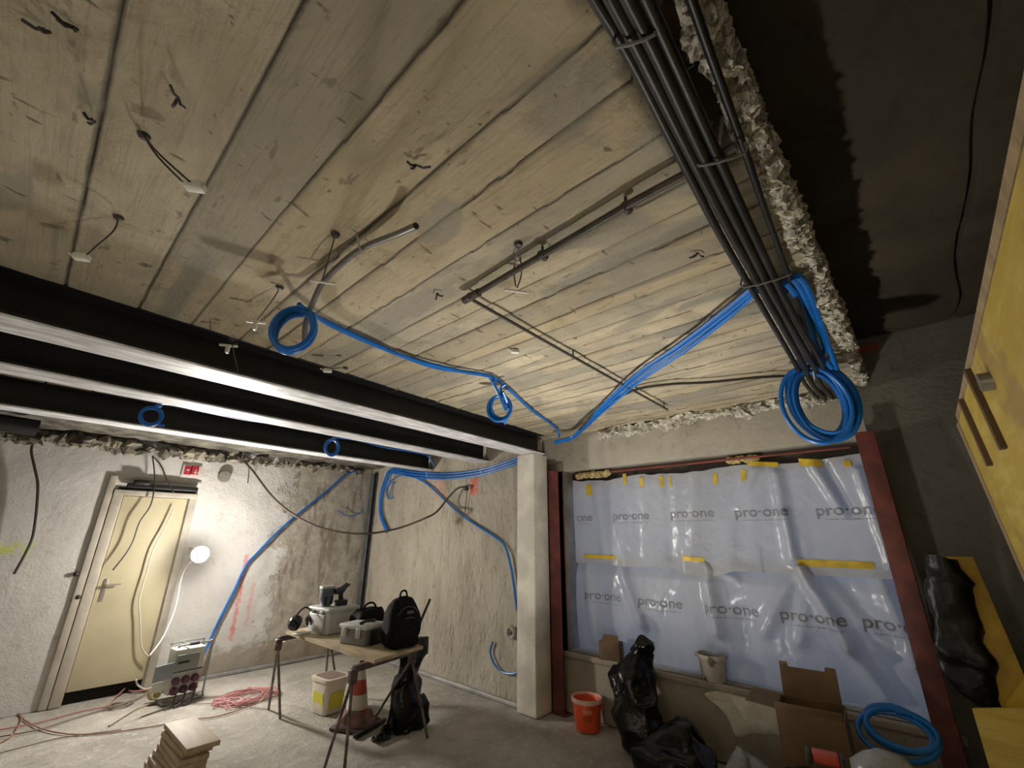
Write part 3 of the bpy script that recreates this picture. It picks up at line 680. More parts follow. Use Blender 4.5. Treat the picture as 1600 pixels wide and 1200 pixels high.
# ---- blue runs under the ceiling
def blue(pts, label, group=None, r=.0125): return run('blue_conduit', pts, r, M_BLUE, label, 'conduit', group)
blue(pz([(478, 484, 2.62), (500, 497, 2.66), (560, 526), (640, 560), (720, 580), (765, 588), (772, 598, 2.62)], 2.665), 'blue conduit sagging along the ceiling from the mid-ceiling coil to the small coil')
blue(pz([(488, 490, 2.62), (520, 510, 2.66), (600, 545), (680, 574), (760, 586), (790, 604), (830, 640), (868, 668), (874, 684, 2.58)], 2.672), 'blue conduit continuing past the small coil to the post corner')
for i, (dx, dy, lab) in enumerate(((0, 0, 'leftmost blue conduit of the group running from the black pipes to the post corner'), (5, 3, 'middle blue conduit of the group running from the black pipes to the post corner'), (10, 7, 'rightmost blue conduit of the group running from the black pipes to the post corner'))):
    blue(pz([(1178+dx*.5, 448+dy, 2.65), (1130+dx, 487+dy), (1060+dx, 540+dy*1.2), (990+dx, 588+dy), (935+dx*.6, 640+dy*.6), (908+dx*.4, 668+dy*.4, 2.62), (893, 683+dy*.4, 2.59), (866, 690+dy*.4, 2.55)], 2.655), lab, 'blue conduits from the pipe bundle', .0115)
xw = XM-.03
for i, (d, lab) in enumerate(((0, 'uppermost blue conduit of the bundle bending round the bare concrete wall'), (4, 'middle blue conduit of the bundle bending round the bare concrete wall'), (8, 'lowest blue conduit of the bundle bending round the bare concrete wall'))):
    blue([K(812, 714+d, 'x', xw-.01*i), K(790, 722+d, 'x', xw-.01*i), K(750, 734+d, 'x', xw-.01*i), K(700, 740+d, 'x', xw-.01*i), K(650, 738+d, 'x', xw-.01*i), K(612, 733+d*.8, 'x', xw-.01*i), K(601+d*.4, 750+d*.6, 'x', xw-.01*i), K(594+d*.3, 775, 'x', xw-.01*i), K(594+d*.3, 805, 'x', xw-.01*i), K(604+d*.2, 832-d*.4, 'x', xw-.01*i)], lab, 'blue conduits on the bare wall')
blue([K(622, 735, 'x', xw), K(640, 742, 'x', xw), K(667, 756, 'x', xw), (K(698, 784, 'x', xw)), K(730, 811, 'x', xw), K(770, 837, 'x', xw), K(788, 852, 'x', xw), K(797, 880, 'x', xw), K(803, 915, 'x', xw), K(808, 955, 'x', xw)], 'blue conduit slanting down the bare concrete wall to behind the post')
blue([K(770, 1003, 'x', xw), K(766, 1018, 'x', xw), K(771, 1035, 'x', xw), K(783, 1049, 'x', xw), K(800, 1053, 'x', xw), K(812, 1049, 'x', xw)], 'short dark-blue conduit bow low on the bare concrete wall', r=.01)
yw = YW-.04
blue([K(558, 735, 'y', yw), K(540, 742, 'y', yw), K(510, 768, 'y', yw), K(460, 808, 'y', yw), K(430, 835, 'y', yw), K(400, 866, 'y', yw), K(384, 884, 'y', yw), K(368, 918, 'y', yw), K(352, 950, 'y', yw), K(335, 985, 'y', yw), K(322, 1015, 'y', yw-.03), K(309, 1037, 'y', yw-.08)], 'long blue conduit slanting down the door wall to the power distribution box', r=.014)
for i, (a, lab) in enumerate(((575, 'left short blue conduit tucked behind the corner upright'), (580, 'right short blue conduit tucked behind the corner upright'))):
    blue([K(a-2, 730, 'x', xw), K(a+1, 755, 'x', xw), K(a-1, 785, 'x', xw), K(a-3, 808-i*8, 'x', xw)], lab, 'short blue conduits in the corner')
run('thin_cable', [K(528, 797, 'y', yw), K(540, 805, 'y', yw), K(556, 805, 'y', yw), K(568, 797, 'y', yw)], .007, M_BLUE, 'thin dark-blue cable bow on the door wall beside the corner upright', 'cable')
blue(pz([(244, 634, 2.56), (262, 631, 2.60), (330, 645), (380, 655), (430, 662, 2.6)], 2.61), 'blue conduit leading along the farthest beam from the left coil', r=.009)
blue(pz([(528, 684, 2.56), (560, 688), (600, 699), (645, 706, 2.55), (668, 712, 2.52), (678, 728, 2.45)], 2.58), 'blue conduit leading from the little coil to the end of the farthest beam', r=.009)
for (px, py, lab) in ((668, 740, 'pale tie holding the blue bundle on the bare wall, left one'), (753, 735, 'pale tie holding the blue bundle on the bare wall, right one')):
    c = K(px, py, 'x', xw-.03); MB().tube([c+Vector((0, 0, .05)), c+Vector((-.02, 0, .0)), c+Vector((0, 0, -.05)), c+Vector((.03, 0, -.02)), c+Vector((.03, 0, .03))], .004, 6, smooth=4, closed=True).build('cable_tie', mat('white_tie', (.5, .52, .52), .5), label=lab, cat='cable tie')
# sagging brown cable
P = [K(372, 714, 'y', 6.4), K(392, 732, 'y', 6.3), K(425, 775, 'y', 6.0), K(462, 806, 'y', 5.7), K(510, 827, 'y', 5.4), K(566, 834, 'y', 5.1), K(620, 826, 'y', 4.9), K(668, 808, 'x', 3.4), K(685, 797, 'x', 3.6), K(700, 778, 'x', 3.7), K(715, 763, 'x', 3.74), K(731, 760, 'x', 3.785)]
t = thing('brown_cable', P[0], 'thick brown cable sagging across the room from the door wall top to the bare wall', 'cable')
MB().tube(P, .0125, 8, smooth=6).build('cable', mat('brown_cable_sheath', (.085, .06, .045), .4, var=.2), t)
MB().sphere(K(729, 763, 'x', 3.765), .03, 10).jitter(.01, 30).build('frayed_end', M_WIRE, t)
run('thin_cable', [K(730, 765, 'x', 3.77), K(728, 785, 'x', 3.79), K(727, 800, 'x', 3.79)], .005, M_GPIPE, 'short thin cable dangling on the bare wall below the brown cable end', 'cable')
# cables hanging on the door wall
for pts, r, lab in (
  ([(52, 690), (49, 705), (54, 730), (59, 755), (58, 785), (55, 815), (50, 842), (38, 868), (22, 897)], .011, 'black cable hanging in a wave down the white wall at the far left'),
  ([(238, 712), (241, 735), (241, 762), (235, 790), (218, 816), (208, 845), (196, 866), (176, 891)], .007, 'dark cable hanging in front of the door, ending near the handle'),
  ([(238, 712), (252, 728), (260, 748), (272, 770)], .007, 'short dark cable hanging from the wall top to the door closer'),
  ([(385, 718), (389, 735), (387, 755)], .006, 'stub of dark cable dangling left of the sagging brown cable')):
    run('hanging_cable', [K(p[0], p[1], 'y', YW-.09) for p in pts], r, M_WIRE, lab, 'cable', 'cables hanging on the door wall')
run('hanging_cable', [K(p[0], p[1], 'y', YW-.06) for p in ((272, 795), (258, 825), (240, 858), (230, 892), (218, 935), (219, 965), (221, 1010), (232, 1026))], .008, mat('pale_cable', (.62, .58, .45), .5), 'pale cable hanging down the door to the power distribution box', 'cable')
run('lamp_cord', [LAMP_POS+Vector((-.03, .03, -.03)), K(286, 895, 'y', 6.45), K(274, 950, 'y', 6.4), K(255, 995, 'y', 6.3), K(234, 1024, 'y', 6.15)], .007, M_WHITEP, 'white cord running from the work light down to the power distribution box', 'cord')
# ceiling leftovers: wires with little white connectors
def drop(root, tips, lab, plug='tee', z0=CZ-.004, end=None, rw=.0028):
    r0 = K(*root, 'z', z0); t = thing('dangling_wire', r0, lab, 'wire', 'wire ends left on the ceiling')
    b = MB()
    for q in tips:
        P = [K(p[0], p[1], 'z', p[2]) for p in q]; MB().tube([r0]+P, rw, 6, smooth=4).build('wire', M_WIRE, t)
    MB().lathe([(.001, -.008), (.014, -.006), (.018, .004)], 10, c=r0).build('knot', M_WIRE, t)
    e = K(*end[:2], 'z', end[2]) if end else r0
    b = MB()
    if plug == 'tee': b.box((-.045, -.006, -.006), (.045, .006, .006), bev=.002).box((-.009, -.008, -.04), (.009, .008, 0), bev=.002).box((-.006, -.012, -.045), (.006, .012, -.035), bev=.002)
    elif plug == 'bar': b.box((-.05, -.005, -.004), (.05, .005, .004), bev=.002)
    else: b.box((-.03, -.014, -.012), (.02, .014, .012), bev=.004).tube([(-.03, 0, 0), (-.05, .0, .01)], .004, 6)
    if plug: b.xf(TR(e) @ RZ(-.6)).build('white_connector', M_WHITEP, t)
drop((225, 212), [[(248, 240, 2.60), (300, 287, 2.55)], [(246, 244, 2.61), (286, 285, 2.56)]], 'pair of long ceiling wires ending in a white connector, upper left of the ceiling', 'block', end=(308, 292, 2.55))
drop((185, 340), [[(178, 360, 2.66), (150, 385, 2.62), (136, 398, 2.60)]], 'curled ceiling wire with a bright white block above the left part of the beam', 'block', end=(130, 402, 2.60))
drop((437, 450), [[(425, 470, 2.66), (402, 500, 2.62)]], 'thin ceiling wire with a white tee connector left of the blue ceiling coil', 'tee', end=(400, 503, 2.60))
drop((524, 367), [[(516, 395, 2.66), (504, 437, 2.62)]], 'straight ceiling wire with a thin white bar at the grey conduit', 'bar', end=(504, 441, 2.615))
drop((810, 383), [[(803, 420, 2.66), (806, 448, 2.60)], [(815, 425, 2.66), (808, 450, 2.60)]], 'looped ceiling wire with a white tip beside the iron pipe elbow', 'bar', end=(806, 455, 2.60))
drop((362, 530), [[(364, 545, 2.55), (372, 580, 2.50)]], 'white tee connector in front of the nearest black beam with a wire below', 'tee', z0=2.60, end=(357, 540, 2.58))
drop((540, 575), [[(528, 575, 2.62), (516, 577, 2.60)]], 'white connector lump at the edge of the nearest black beam', 'block', z0=2.62, end=(513, 579, 2.6))
drop((805, 545), [], 'tiny white plug between the iron pipe and the blue conduit on the ceiling', 'block', end=(806, 549, 2.68))
for (px, py, lab) in ((78, 50, 'dark wire knot at the top left corner of the ceiling'), (148, 190, 'dark wire knot on the left board seam of the ceiling'), (118, 44, 'dark anchor hole bolt beside the top left wire knot'), (278, 152, 'small dark nail in the ceiling above the long wire pair'), (650, 258, 'dark wire stub on the board seam above the grey conduit'), (683, 458, 'small wire stub between grey conduit and iron pipe elbow'), (1090, 395, 'small twisted wire below the black pipe bundle')):
    r0 = K(px, py, 'z', CZ-.012); b = MB()
    for k in range(3):
        d = nvec(Vector((px*.37+k*3, py*.21, k)))*.055; d.z = -abs(d.z)*.5; b.tube([r0, r0+d*.5+Vector((0, 0, -.008)), r0+d], .004, 6)
    b.build('wire_stub', M_WIRE, label=lab, cat='wire', group='dark wire stubs in the ceiling')
# ================================================================ trestle table and what lies on it
TZ = .72
M_TREST = mat('worn_grey_steel', (.16, .14, .125), .5, .4, var=.4, vscale=14)
M_PLY = mat('dusty_plywood', (.42, .34, .22), .7, var=.2, vscale=5, stretch=(4, 1, 4))
def trestle(a, b_, feet, label):
    a, b_ = Vector(a), Vector(b_); t = thing('trestle', (a+b_)/2*1.0, label, 'trestle', 'steel trestles under the board'); t.location.z = 0
    d = (b_-a).normalized()
    MB().box((0, -.02, -.045), ((b_-a).length, .02, 0), TR(a) @ RZ(math.atan2(d.y, d.x)), .004).build('top_bar', M_TREST, t)
    for p in (a, b_):
        MB().box((-.028, -.03, -.115), (.028, .03, -.02), TR(p), .012).build('head_bracket', mat('rusty_bracket', (.12, .085, .07), .6, .3, var=.4, vscale=20), t)
    for (p, f) in feet: MB().tube([Vector(p)+Vector((0, 0, -.08)), f], .0115, 10).build('leg', M_TREST, t)
    return t
bm_z = TZ-.026
A, B_ = Vector((1.93, 4.74, bm_z)), Vector((2.50, 4.90, bm_z))
trestle(A, B_, [(A, (2.09, 5.11, 0)), (A, (2.08, 4.80, 0)), (B_, (2.66, 5.14, 0)), (B_, (2.62, 4.72, 0))], 'far steel trestle under the left end of the board, near the pink cable heap')
A, B_ = Vector((1.93, 3.34, bm_z)), Vector((2.54, 3.47, bm_z))
trestle(A, B_, [(A, K(503, 1212, 'z', 0)), (A, K(537, 1216, 'z', 0)), (B_, (2.77, 3.49, 0)), (B_, K(586, 1121, 'z', 0))], 'near steel trestle under the right end of the board, beside the black sack')
# board
P = [K(447, 986, 'z', TZ), K(585, 1031, 'z', TZ), K(661, 1009, 'z', TZ)]; P.append(P[0]+(P[2]-P[1])*.95)
b = MB(); b.add([p for p in P]+[p-Vector((0, 0, .025)) for p in P], [(0,1,2,3), (7,6,5,4), (0,4,5,1), (1,5,6,2), (2,6,7,3), (3,7,4,0)])
b.build('table_board', M_PLY, smooth=False, label='long plywood board laid across two steel trestles as a table top', cat='table board')
T0 = TZ+.0005
AX = math.atan2((P[2]-P[1]).y, (P[2]-P[1]).x)
M_GREYP = mat('light_grey_plastic', (.50, .51, .49), .45, var=.08, vscale=4)
M_GREYM = mat('mid_grey_plastic', (.20, .215, .22), .45, var=.08)
M_BLKP = mat('black_plastic', (.01, .01, .011), .5)
M_CLOTH = mat('black_nylon', (.004, .004, .0045), .8, spec=.15, var=.4, vscale=30, bump=.35, bscale=60)
# large pale case
c = Vector((2.17, 4.30, T0)); t = thing('equipment_case', c, 'large light-grey plastic case with tools on its lid, on the table board', 'case'); M = TR(c) @ RZ(AX*.6)
MB().box((0, 0, 0), (.32, .34, .20), M, .02).build('body', M_GREYP, t)
MB().box((-.008, -.008, .185), (.328, .348, .225), M, .014).build('lid', M_GREYP, t)
MB().box((-.018, .05, .03), (-.001, .29, .17), M, .008).build('side_panel', mat('pale_panel', (.46, .47, .46), .4), t)
for y in (.08, .22): MB().box((-.016, y, .165), (-.002, y+.05, .2), M, .004).build('latch', M_GREYM, t)
cz = T0+.2255
c = Vector((2.22, 4.50, cz)); t = thing('battery_charger', c, 'blue-grey tool standing upright on the large grey case', 'tool'); M = TR(c)
MB().loft([(c.x, c.y, cz, .04, .045, 4), (c.x, c.y, cz+.03, .045, .05, 4), (c.x, c.y, cz+.06, .06, .055, 3), (c.x, c.y, cz+.13, .062, .05, 4), (c.x, c.y, cz+.16, .064, .05, 5)], 24).build('body', mat('blue_grey_plastic', (.10, .125, .16), .4), t)
MB().loft([(c.x, c.y, cz+.16, .066, .052, 5), (c.x, c.y, cz+.18, .066, .052, 5)], 24).build('cap', M_GREYP, t)
MB().tube([c+Vector((-.03, -.05, .02)), c+Vector((-.03, -.052, .09))], .014, 8).tube([c+Vector((.03, -.05, .02)), c+Vector((.03, -.052, .09))], .014, 8).build('legs', M_BLKP, t)
c = Vector((2.35, 4.45, cz)); t = thing('cordless_drill', c, 'black cordless drill standing beside the blue-grey tool on the large grey case', 'tool')
MB().box((-.055, -.04, 0), (.055, .04, .05), TR(c), .012).build('battery', M_BLKP, t)
MB().loft([(c.x+.0, c.y, cz+.04, .028, .024), (c.x-.01, c.y, cz+.09, .024, .02), (c.x-.015, c.y, cz+.13, .03, .024)], 14).build('handle', M_BLKP, t)
MB().tube([c+Vector((-.07, 0, .125)), c+Vector((-.0, 0, .14)), c+Vector((.05, 0, .19))], [.028, .034, .02], 14).build('motor_housing', mat('dark_steelblue_plastic', (.03, .035, .042), .4), t)
MB().tube([c+Vector((.05, 0, .165)), c+Vector((.075, 0, .19))], .014, 10).build('chuck', M_TREST, t)
# ear defenders / headset
c = Vector((2.07, 4.62, T0)); t = thing('ear_defenders', c, 'shiny black ear defenders lying at the left end of the table board', 'ear defenders')
M_GLOSS = mat('gloss_black', (.012, .012, .013), .18)
for s_, dx in ((-1, -.05), (1, .075)):
    M = TR(c+Vector((dx, -.02*s_, .085))) @ Matrix.Rotation(s_*1.2, 4, 'Y') @ Matrix.Scale(1.25, 4)
    MB().lathe([(.001, .05), (.03, .048), (.05, .03), (.055, .0), (.05, -.02), (.035, -.022), (.03, -.005), (.001, -.003)], 22, M=M).build('ear_cup', M_GLOSS, t)
MB().tube([c+Vector((-.07, 0, .1)), c+Vector((-.05, 0, .17)), c+Vector((.01, .0, .215)), c+Vector((.07, 0, .18)), c+Vector((.09, 0, .1))], .008, 8, smooth=5).build('headband', M_GLOSS, t)
b = MB().tube([K(452, 984, 'z', T0+.01), K(448, 1000, 'z', .62), K(430, 1010, 'z', .5), K(437, 1035, 'z', .4), K(430, 1060, 'z', .22), K(404, 1100, 'z', .02)], .004, 6, smooth=6)
b.build('charger_cord', MATS['pale_cable'], label='thin pale cord dropping from the left end of the table board to the floor', cat='cord')
MB().box((0, 0, 0), (.16, .07, .02), TR(1.98, 4.48, T0) @ RZ(.3), .006).build('papers', M_WHITEP, label='small white packet lying at the left edge of the table board', cat='packet')
# soft black bag behind
def soft(name, c, secs, m, label, cat, seed, amp=.02, sc=7, ridge=True, n=36, parent=None, fine=.004, sub=4):
    full = []
    for i in range(len(secs)-1):
        a, b_ = secs[i], secs[i+1]
        a = tuple(a)+(2.0, 0.0)[len(a)-5:] if len(a) < 7 else a; b_ = tuple(b_)+(2.0, 0.0)[len(b_)-5:] if len(b_) < 7 else b_
        for k in range(sub): f = k/sub; full.append(tuple(a[j]*(1-f)+b_[j]*f for j in range(7)))
    l_ = secs[-1]; full.append(tuple(l_)+(2.0, 0.0)[len(l_)-5:] if len(l_) < 7 else l_)
    b = MB().loft(full, n); b.jitter(amp, sc, seed, ridge); b.jitter(fine, sc*4, seed+5)
    zmin = min(v.z for v in b.v); 
    for v in b.v: v.z = max(v.z, 0.0)
    b.xf(TR(c))
    if parent is None: return b.build(name, m, label=label, cat=cat, angle=70)
    return b.build(name, m, parent, angle=70)
c = Vector((2.45, 4.08, T0))
t = thing('tool_bag', c, 'soft black tool bag lying between the large grey case and the smaller toolbox', 'bag')
soft('bag_body', c, [(0, 0, 0, .12, .12, 4), (0, 0, .03, .15, .14, 4), (0, 0, .16, .155, .13, 3), (0, 0, .22, .12, .08, 2.5), (0, 0, .235, .03, .02)], M_CLOTH, None, None, 3, .018, parent=t)
MB().tube([c+Vector((-.09, -.03, .2)), c+Vector((-.05, -.04, .27)), c+Vector((.02, -.04, .27)), c+Vector((.07, -.03, .2))], .009, 8, smooth=5).build('carry_handle', M_CLOTH, t)
# smaller toolbox
c = K(565, 1012, 'z', T0); c.x += .02; t = thing('toolbox', c, 'smaller grey and black toolbox in front of the backpack on the table board', 'toolbox'); M = TR(c) @ RZ(AX*.8+.12)
MB().box((0, 0, 0), (.24, .29, .125), M, .012).build('body', M_GREYM, t)
MB().box((-.012, -.012, .12), (.25, .302, .155), M, .012).build('lid', M_GREYP, t)
for y in (.04, .2): MB().box((-.024, y, .06), (-.008, y+.05, .135), M, .006).build('latch', M_GREYP, t)
MB().box((.05, -.018, .0), (.2, -.004, .11), M, .005).build('end_panel', M_BLKP, t)
MB().tube([M @ Vector((.03, .1, .16)), M @ Vector((.06, .06, .18)), M @ Vector((.14, .05, .175)), M @ Vector((.2, .1, .165))], .013, 8, smooth=4).build('handle', M_BLKP, t)
# backpack
c = Vector((2.425, 3.50, T0)); t = thing('backpack', c, 'black backpack standing upright at the right end of the table board', 'backpack')
a = -.1
soft('main_body', c, [(0, 0, 0, .125, .09, 5, a), (0, 0, .02, .142, .105, 4, a), (-.005, 0, .12, .15, .115, 3.5, a), (-.0, 0, .23, .145, .11, 3, a), (.005, .01, .31, .125, .09, 2.6, a), (.01, .015, .365, .085, .06, 2.3, a), (.01, .018, .385, .03, .02, 2, a)], M_CLOTH, None, None, 11, .012, 6, parent=t)
soft('front_pocket', c+Vector((-.02, -.10, .02)), [(0, 0, 0, .09, .03, 4), (0, 0, .03, .105, .045, 4), (0, 0, .13, .10, .045, 3), (0, .01, .18, .07, .02, 3)], M_CLOTH, None, None, 14, .006, 8, parent=t)
MB().tube([c+Vector((-.03, .01, .365)), c+Vector((-.02, .01, .415)), c+Vector((.03, .015, .418)), c+Vector((.05, .015, .365))], .008, 8, smooth=5).build('grab_loop', M_CLOTH, t)
for k, (dx, zz) in enumerate(((-.0, .22), (.0, .30))):
    MB().tube([c+Vector((-.1, -.085, zz-.05)), c+Vector((-.04, -.108+k*.02, zz)), c+Vector((.05, -.108+k*.02, zz)), c+Vector((.11, -.08, zz-.05))], .004, 6, smooth=5).build('zip', mat('dark_grey_zip', (.05, .05, .05), .4), t)
MB().box((-.03, -.122, .255), (.035, -.108, .28), TR(c), .004).build('badge', mat('dim_badge', (.05, .05, .052), .6), t)
MB().tube([c+Vector((.12, .03, .33)), c+Vector((.165, -.02, .22)), c+Vector((.16, -.04, .1)), c+Vector((.13, -.02, .03))], .011, 8, smooth=5).build('shoulder_strap', M_CLOTH, t)
P = [c+Vector((.17, .06, .006)), K(672, 936, 'y', 3.56)]
MB().tube(P, .012, 10).build('black_bar', M_BLKP, label='slim black bar leaning beside the backpack on the table board', cat='bar')
# ---- under the table
c = K(505, 1122, 'z', 0); t = thing('rectangular_pail', c, 'white rectangular pail with yellow labels on the floor under the table', 'pail')
M = TR(c) @ RZ(.12) @ Matrix.Scale(.9, 4)
M_PAIL = mat('white_pail_plastic', (.66, .60, .50), .4, var=.08)
MB().loft([(.13, .15, .0, .105, .125, 6), (.13, .15, .02, .11, .13, 6), (.13, .15, .30, .135, .16, 6), (.13, .15, .31, .135, .16, 6)], 32).xf(M).build('body', M_PAIL, t)
MB().loft([(.13, .15, .295, .145, .17, 6), (.13, .15, .325, .147, .172, 6), (.13, .15, .33, .13, .155, 6)], 32).xf(M).build('rim', M_PAIL, t)
MB().loft([(.13, .15, .331, .115, .14, 6), (.13, .15, .333, .115, .14, 6)], 32).xf(M).build('contents', mat('brown_gunk', (.18, .12, .09), .8), t)
M_YL = mat('yellow_green_label', (.62, .58, .05), .5)
MB().add([M @ Vector(q) for q in ((.0185, .06, .06), (.0185, .24, .06), (-.0005, .24, .2), (-.0005, .06, .2))], [(0, 1, 2, 3)]).build('label', M_YL, t, label='yellow label on the left side')
MB().add([M @ Vector(q) for q in ((.05, .0130, .05), (.22, .0130, .05), (.22, -.006, .2), (.05, -.006, .2))], [(0, 1, 2, 3)]).build('label', M_YL, t, label='yellow label on the front side')
# cone
c = Vector((2.47, 4.14, 0)); t = thing('traffic_cone', c, 'small red and white traffic cone under the table, its foot wrapped in a cloth', 'cone')
M_CR = mat('cone_red', (.42, .06, .04), .5, var=.15); M_CW = mat('cone_white', (.6, .56, .52), .5)
def ring(z0, z1, r0, r1, m, nm): MB().lathe([(r0, z0), (r1, z1)], 28, c=c).build(nm, m, t)
R_ = lambda z: .115-(z-.03)*.19
ring(.03, .14, R_(.03), R_(.14), M_CR, 'red_band'); ring(.14, .25, R_(.14), R_(.25), M_CW, 'white_band'); ring(.25, .36, R_(.25), R_(.36), M_CR, 'red_band'); ring(.36, .43, R_(.36), R_(.43), M_CW, 'white_band'); ring(.43, .5, R_(.43), .02, M_CR, 'red_band')
MB().box((-.16, -.16, 0), (.16, .16, .03), TR(c) @ RZ(.5), .012).build('foot', mat('cone_foot', (.06, .035, .03), .7), t)
soft('cloth', c, [(0, 0, .031, .17, .155), (0, 0, .05, .165, .15), (0, 0, .09, .135, .13), (0, 0, .12, .105, .105)], mat('dull_pink_cloth', (.20, .12, .11), .9, var=.3, vscale=10), None, None, 6, .03, 9, parent=t)
# black sack (long) leaning against the near trestle
c = Vector((2.72, 3.78, 0))
M_BAG = mat('black_bin_bag', (.003, .003, .0035), .16, bump=.5, bscale=14, spec=.35)
soft('black_sack', c, [(-.03, .0, 0, .10, .10), (-.02, .0, .03, .15, .13), (-.0, 0, .16, .14, .13), (.01, 0, .32, .115, .11), (.02, 0, .42, .125, .09), (.05, 0, .54, .15, .08), (.07, .0, .63, .16, .06), (.08, 0, .68, .14, .03)], M_BAG, 'tall black plastic sack leaning under the right end of the table board', 'sack', 31, .035, 6, n=44)
soft('black_sack', Vector((2.84, 3.72, 0)), [(0, 0, 0, .07, .06), (0, 0, .04, .09, .08), (0, 0, .16, .085, .075), (0, 0, .24, .05, .04), (0, 0, .26, .01, .01)], M_BAG, 'short stuffed black plastic sack behind the tall sack by the right trestle leg', 'sack', 35, .02, 9)
soft('black_sheet', Vector((2.50, 3.76, 0)), [(0, 0, 0, .13, .06, 2, .6), (0, 0, .03, .12, .05, 2, .6), (.02, .0, .06, .07, .03, 2, .6), (.03, 0, .07, .02, .01, 2, .6)], M_BAG, 'crumpled flap of black plastic on the floor in front of the tall sack', 'plastic flap', 38, .02, 9)
MB().box((-.2, -.02, 0), (.2, .02, .03), TR(2.52, 3.97, .002) @ RZ(.35), .006).build('flat_iron_bar', mat('dark_iron', (.03, .028, .026), .5, .4), label='flat dark iron bar lying on the floor between the cone and the tall black sack', cat='bar')

# ================================================================ power distribution box
c = Vector((1.42, 5.93, 0)); t = thing('power_distribution_box', c, 'grey portable power distribution box in a tubular frame beside the door', 'power box')
M = TR(c) @ RZ(.12)
M_TUBE = mat('frame_tube', (.30, .31, .30), .35, .6); M_PB = mat('pale_grey_enclosure', (.50, .50, .46), .5, var=.1)
w, h, d = .27, .48, .16
for y in (0, d+.04):
    MB().tube([M @ Vector(q) for q in ((-.02, y, .012), (w+.03, y, .012), (w+.05, y, .06), (w+.04, y, h), (w-.0, y, h+.035), (.03, y, h+.035), (.01, y, h+.02))], .010, 8, smooth=4).build('frame_tube', M_TUBE, t)
for (x, z) in ((-.02, .012), (w+.03, .012), (.1, h+.035)): MB().tube([M @ Vector((x, 0, z)), M @ Vector((x, d+.04, z))], .009, 8).build('cross_tube', M_TUBE, t)
MB().tube([M @ Vector((.1, 0, h+.036)), M @ Vector((.19, 0, h+.036))], .014, 8).build('grip', M_BLKP, t)
MB().box((0, .01, .08), (w, d+.03, h), M, .012).build('enclosure', M_PB, t)
MB().box((.015, -.004, .29), (w-.05, .012, .43), M, .006).build('breaker_window', mat('breaker_window', (.20, .23, .21), .3), t)
MB().box((.03, -.012, .35), (.13, -.003, .37), M, .003).build('breaker_row', M_BLKP, t)
MB().box((.0, .004, .27), (w, .012, .28), M).build('seam_strip', mat('dark_seam', (.06, .07, .07), .5), t)
M_SOCK = mat('dark_red_socket', (.085, .025, .04), .45)
for i in range(2):
    for j in range(3):
        q = M @ Vector((.045+j*.085, .01, .20-i*.085)); s_ = MB().lathe([(.034, 0), (.036, .02), (.030, .045), (.02, .05), (.001, .048)], 18, M=TR(q) @ RZ(.12) @ Matrix.Rotation(PI/2, 4, 'X')).build('socket', M_SOCK, t)
        if (i, j) in ((0, 0), (1, 1), (0, 1), (1, 2)):
            pass
MB().box((-.2, -.02, .24), (-.005, -.008, .38), M @ RZ(.35), .006).build('open_lid', mat('smoky_lid', (.20, .25, .27), .3), t)
MB().box((-.19, -.022, .15), (-.01, -.008, .23), M @ RZ(.35), .006).build('lower_flap', M_PB, t)
for i, (dx, dz) in enumerate(((.05, .14), (.13, .13), (.21, .12))):
    MB().tube([M @ Vector((dx, -.04, dz)), M @ Vector((dx-.01, -.09, dz-.02)), M @ Vector((dx-.03, -.11, .03)), M @ Vector((dx-.1, -.13, .008))], .008, 8, smooth=5).build('plug_lead', mat('dark_lead', (.05, .02, .025), .5), t)
# yellowish adaptor block and tangle
c = K(237, 1096, 'z', 0); t = thing('socket_adaptor', c, 'yellowish socket adaptor block lying in the cable tangle before the power box', 'adaptor')
MB().lathe([(.03, 0), (.055, .01), (.06, .05), (.05, .09), (.03, .1), (.001, .102)], 18, M=TR(c+Vector((0, 0, .062))) @ Matrix.Rotation(1.2, 4, 'X')).build('body', mat('dirty_yellow', (.46, .38, .12), .5, var=.3, vscale=10), t)
MB().lathe([(.035, 0), (.04, .02), (.03, .03)], 16, M=TR(c+Vector((.0, -.1, .08))) @ Matrix.Rotation(1.4, 4, 'X')).build('face', M_WHITEP, t)
M_PINK = mat('pink_cable', (.42, .19, .16), .5, var=.15); M_ORG = mat('salmon_cable', (.33, .17, .12), .5, var=.15); M_GRY = mat('grey_cable', (.22, .17, .14), .5)
def floor_run(pts, r, m, lab, grp=None): run('floor_cable', [K(p[0], p[1], 'z', p[2] if len(p) > 2 else r+.001) for p in pts], r, m, lab, 'cable', grp)
floor_run([(-30, 1080), (2, 1095), (20, 1105), (33, 1120), (28, 1137), (15, 1152), (-20, 1170)], .006, M_ORG, 'salmon cable looping in from the left edge of the floor')
floor_run([(-30, 1105), (0, 1106), (22, 1110), (40, 1126), (70, 1140), (110, 1147), (160, 1146), (230, 1136), (300, 1124), (345, 1118), (400, 1100)], .0055, M_ORG, 'longest salmon cable sweeping across the floor to the pink cable heap')
floor_run([(-30, 1143), (0, 1140), (60, 1129), (120, 1113), (165, 1103), (185, 1085), (205, 1068), (216, 1056, .15)], .006, M_PINK, 'pink cable running from the left edge to the power box, upper one')
floor_run([(-30, 1155), (0, 1151), (60, 1140), (110, 1124), (150, 1112), (200, 1098), (235, 1080, .02), (250, 1068, .1)], .006, M_GRY, 'brownish cable running from the left edge to the power box, lower one')
floor_run([(-20, 1182), (40, 1166), (100, 1152), (190, 1140)], .004, M_GRY, 'thin dark cord lying lowest on the floor at the left')
floor_run([(170, 1134), (195, 1118), (215, 1106), (240, 1098), (262, 1090)], .007, mat('beige_cable', (.45, .38, .28), .5), 'beige cable going from the floor to the yellowish adaptor')
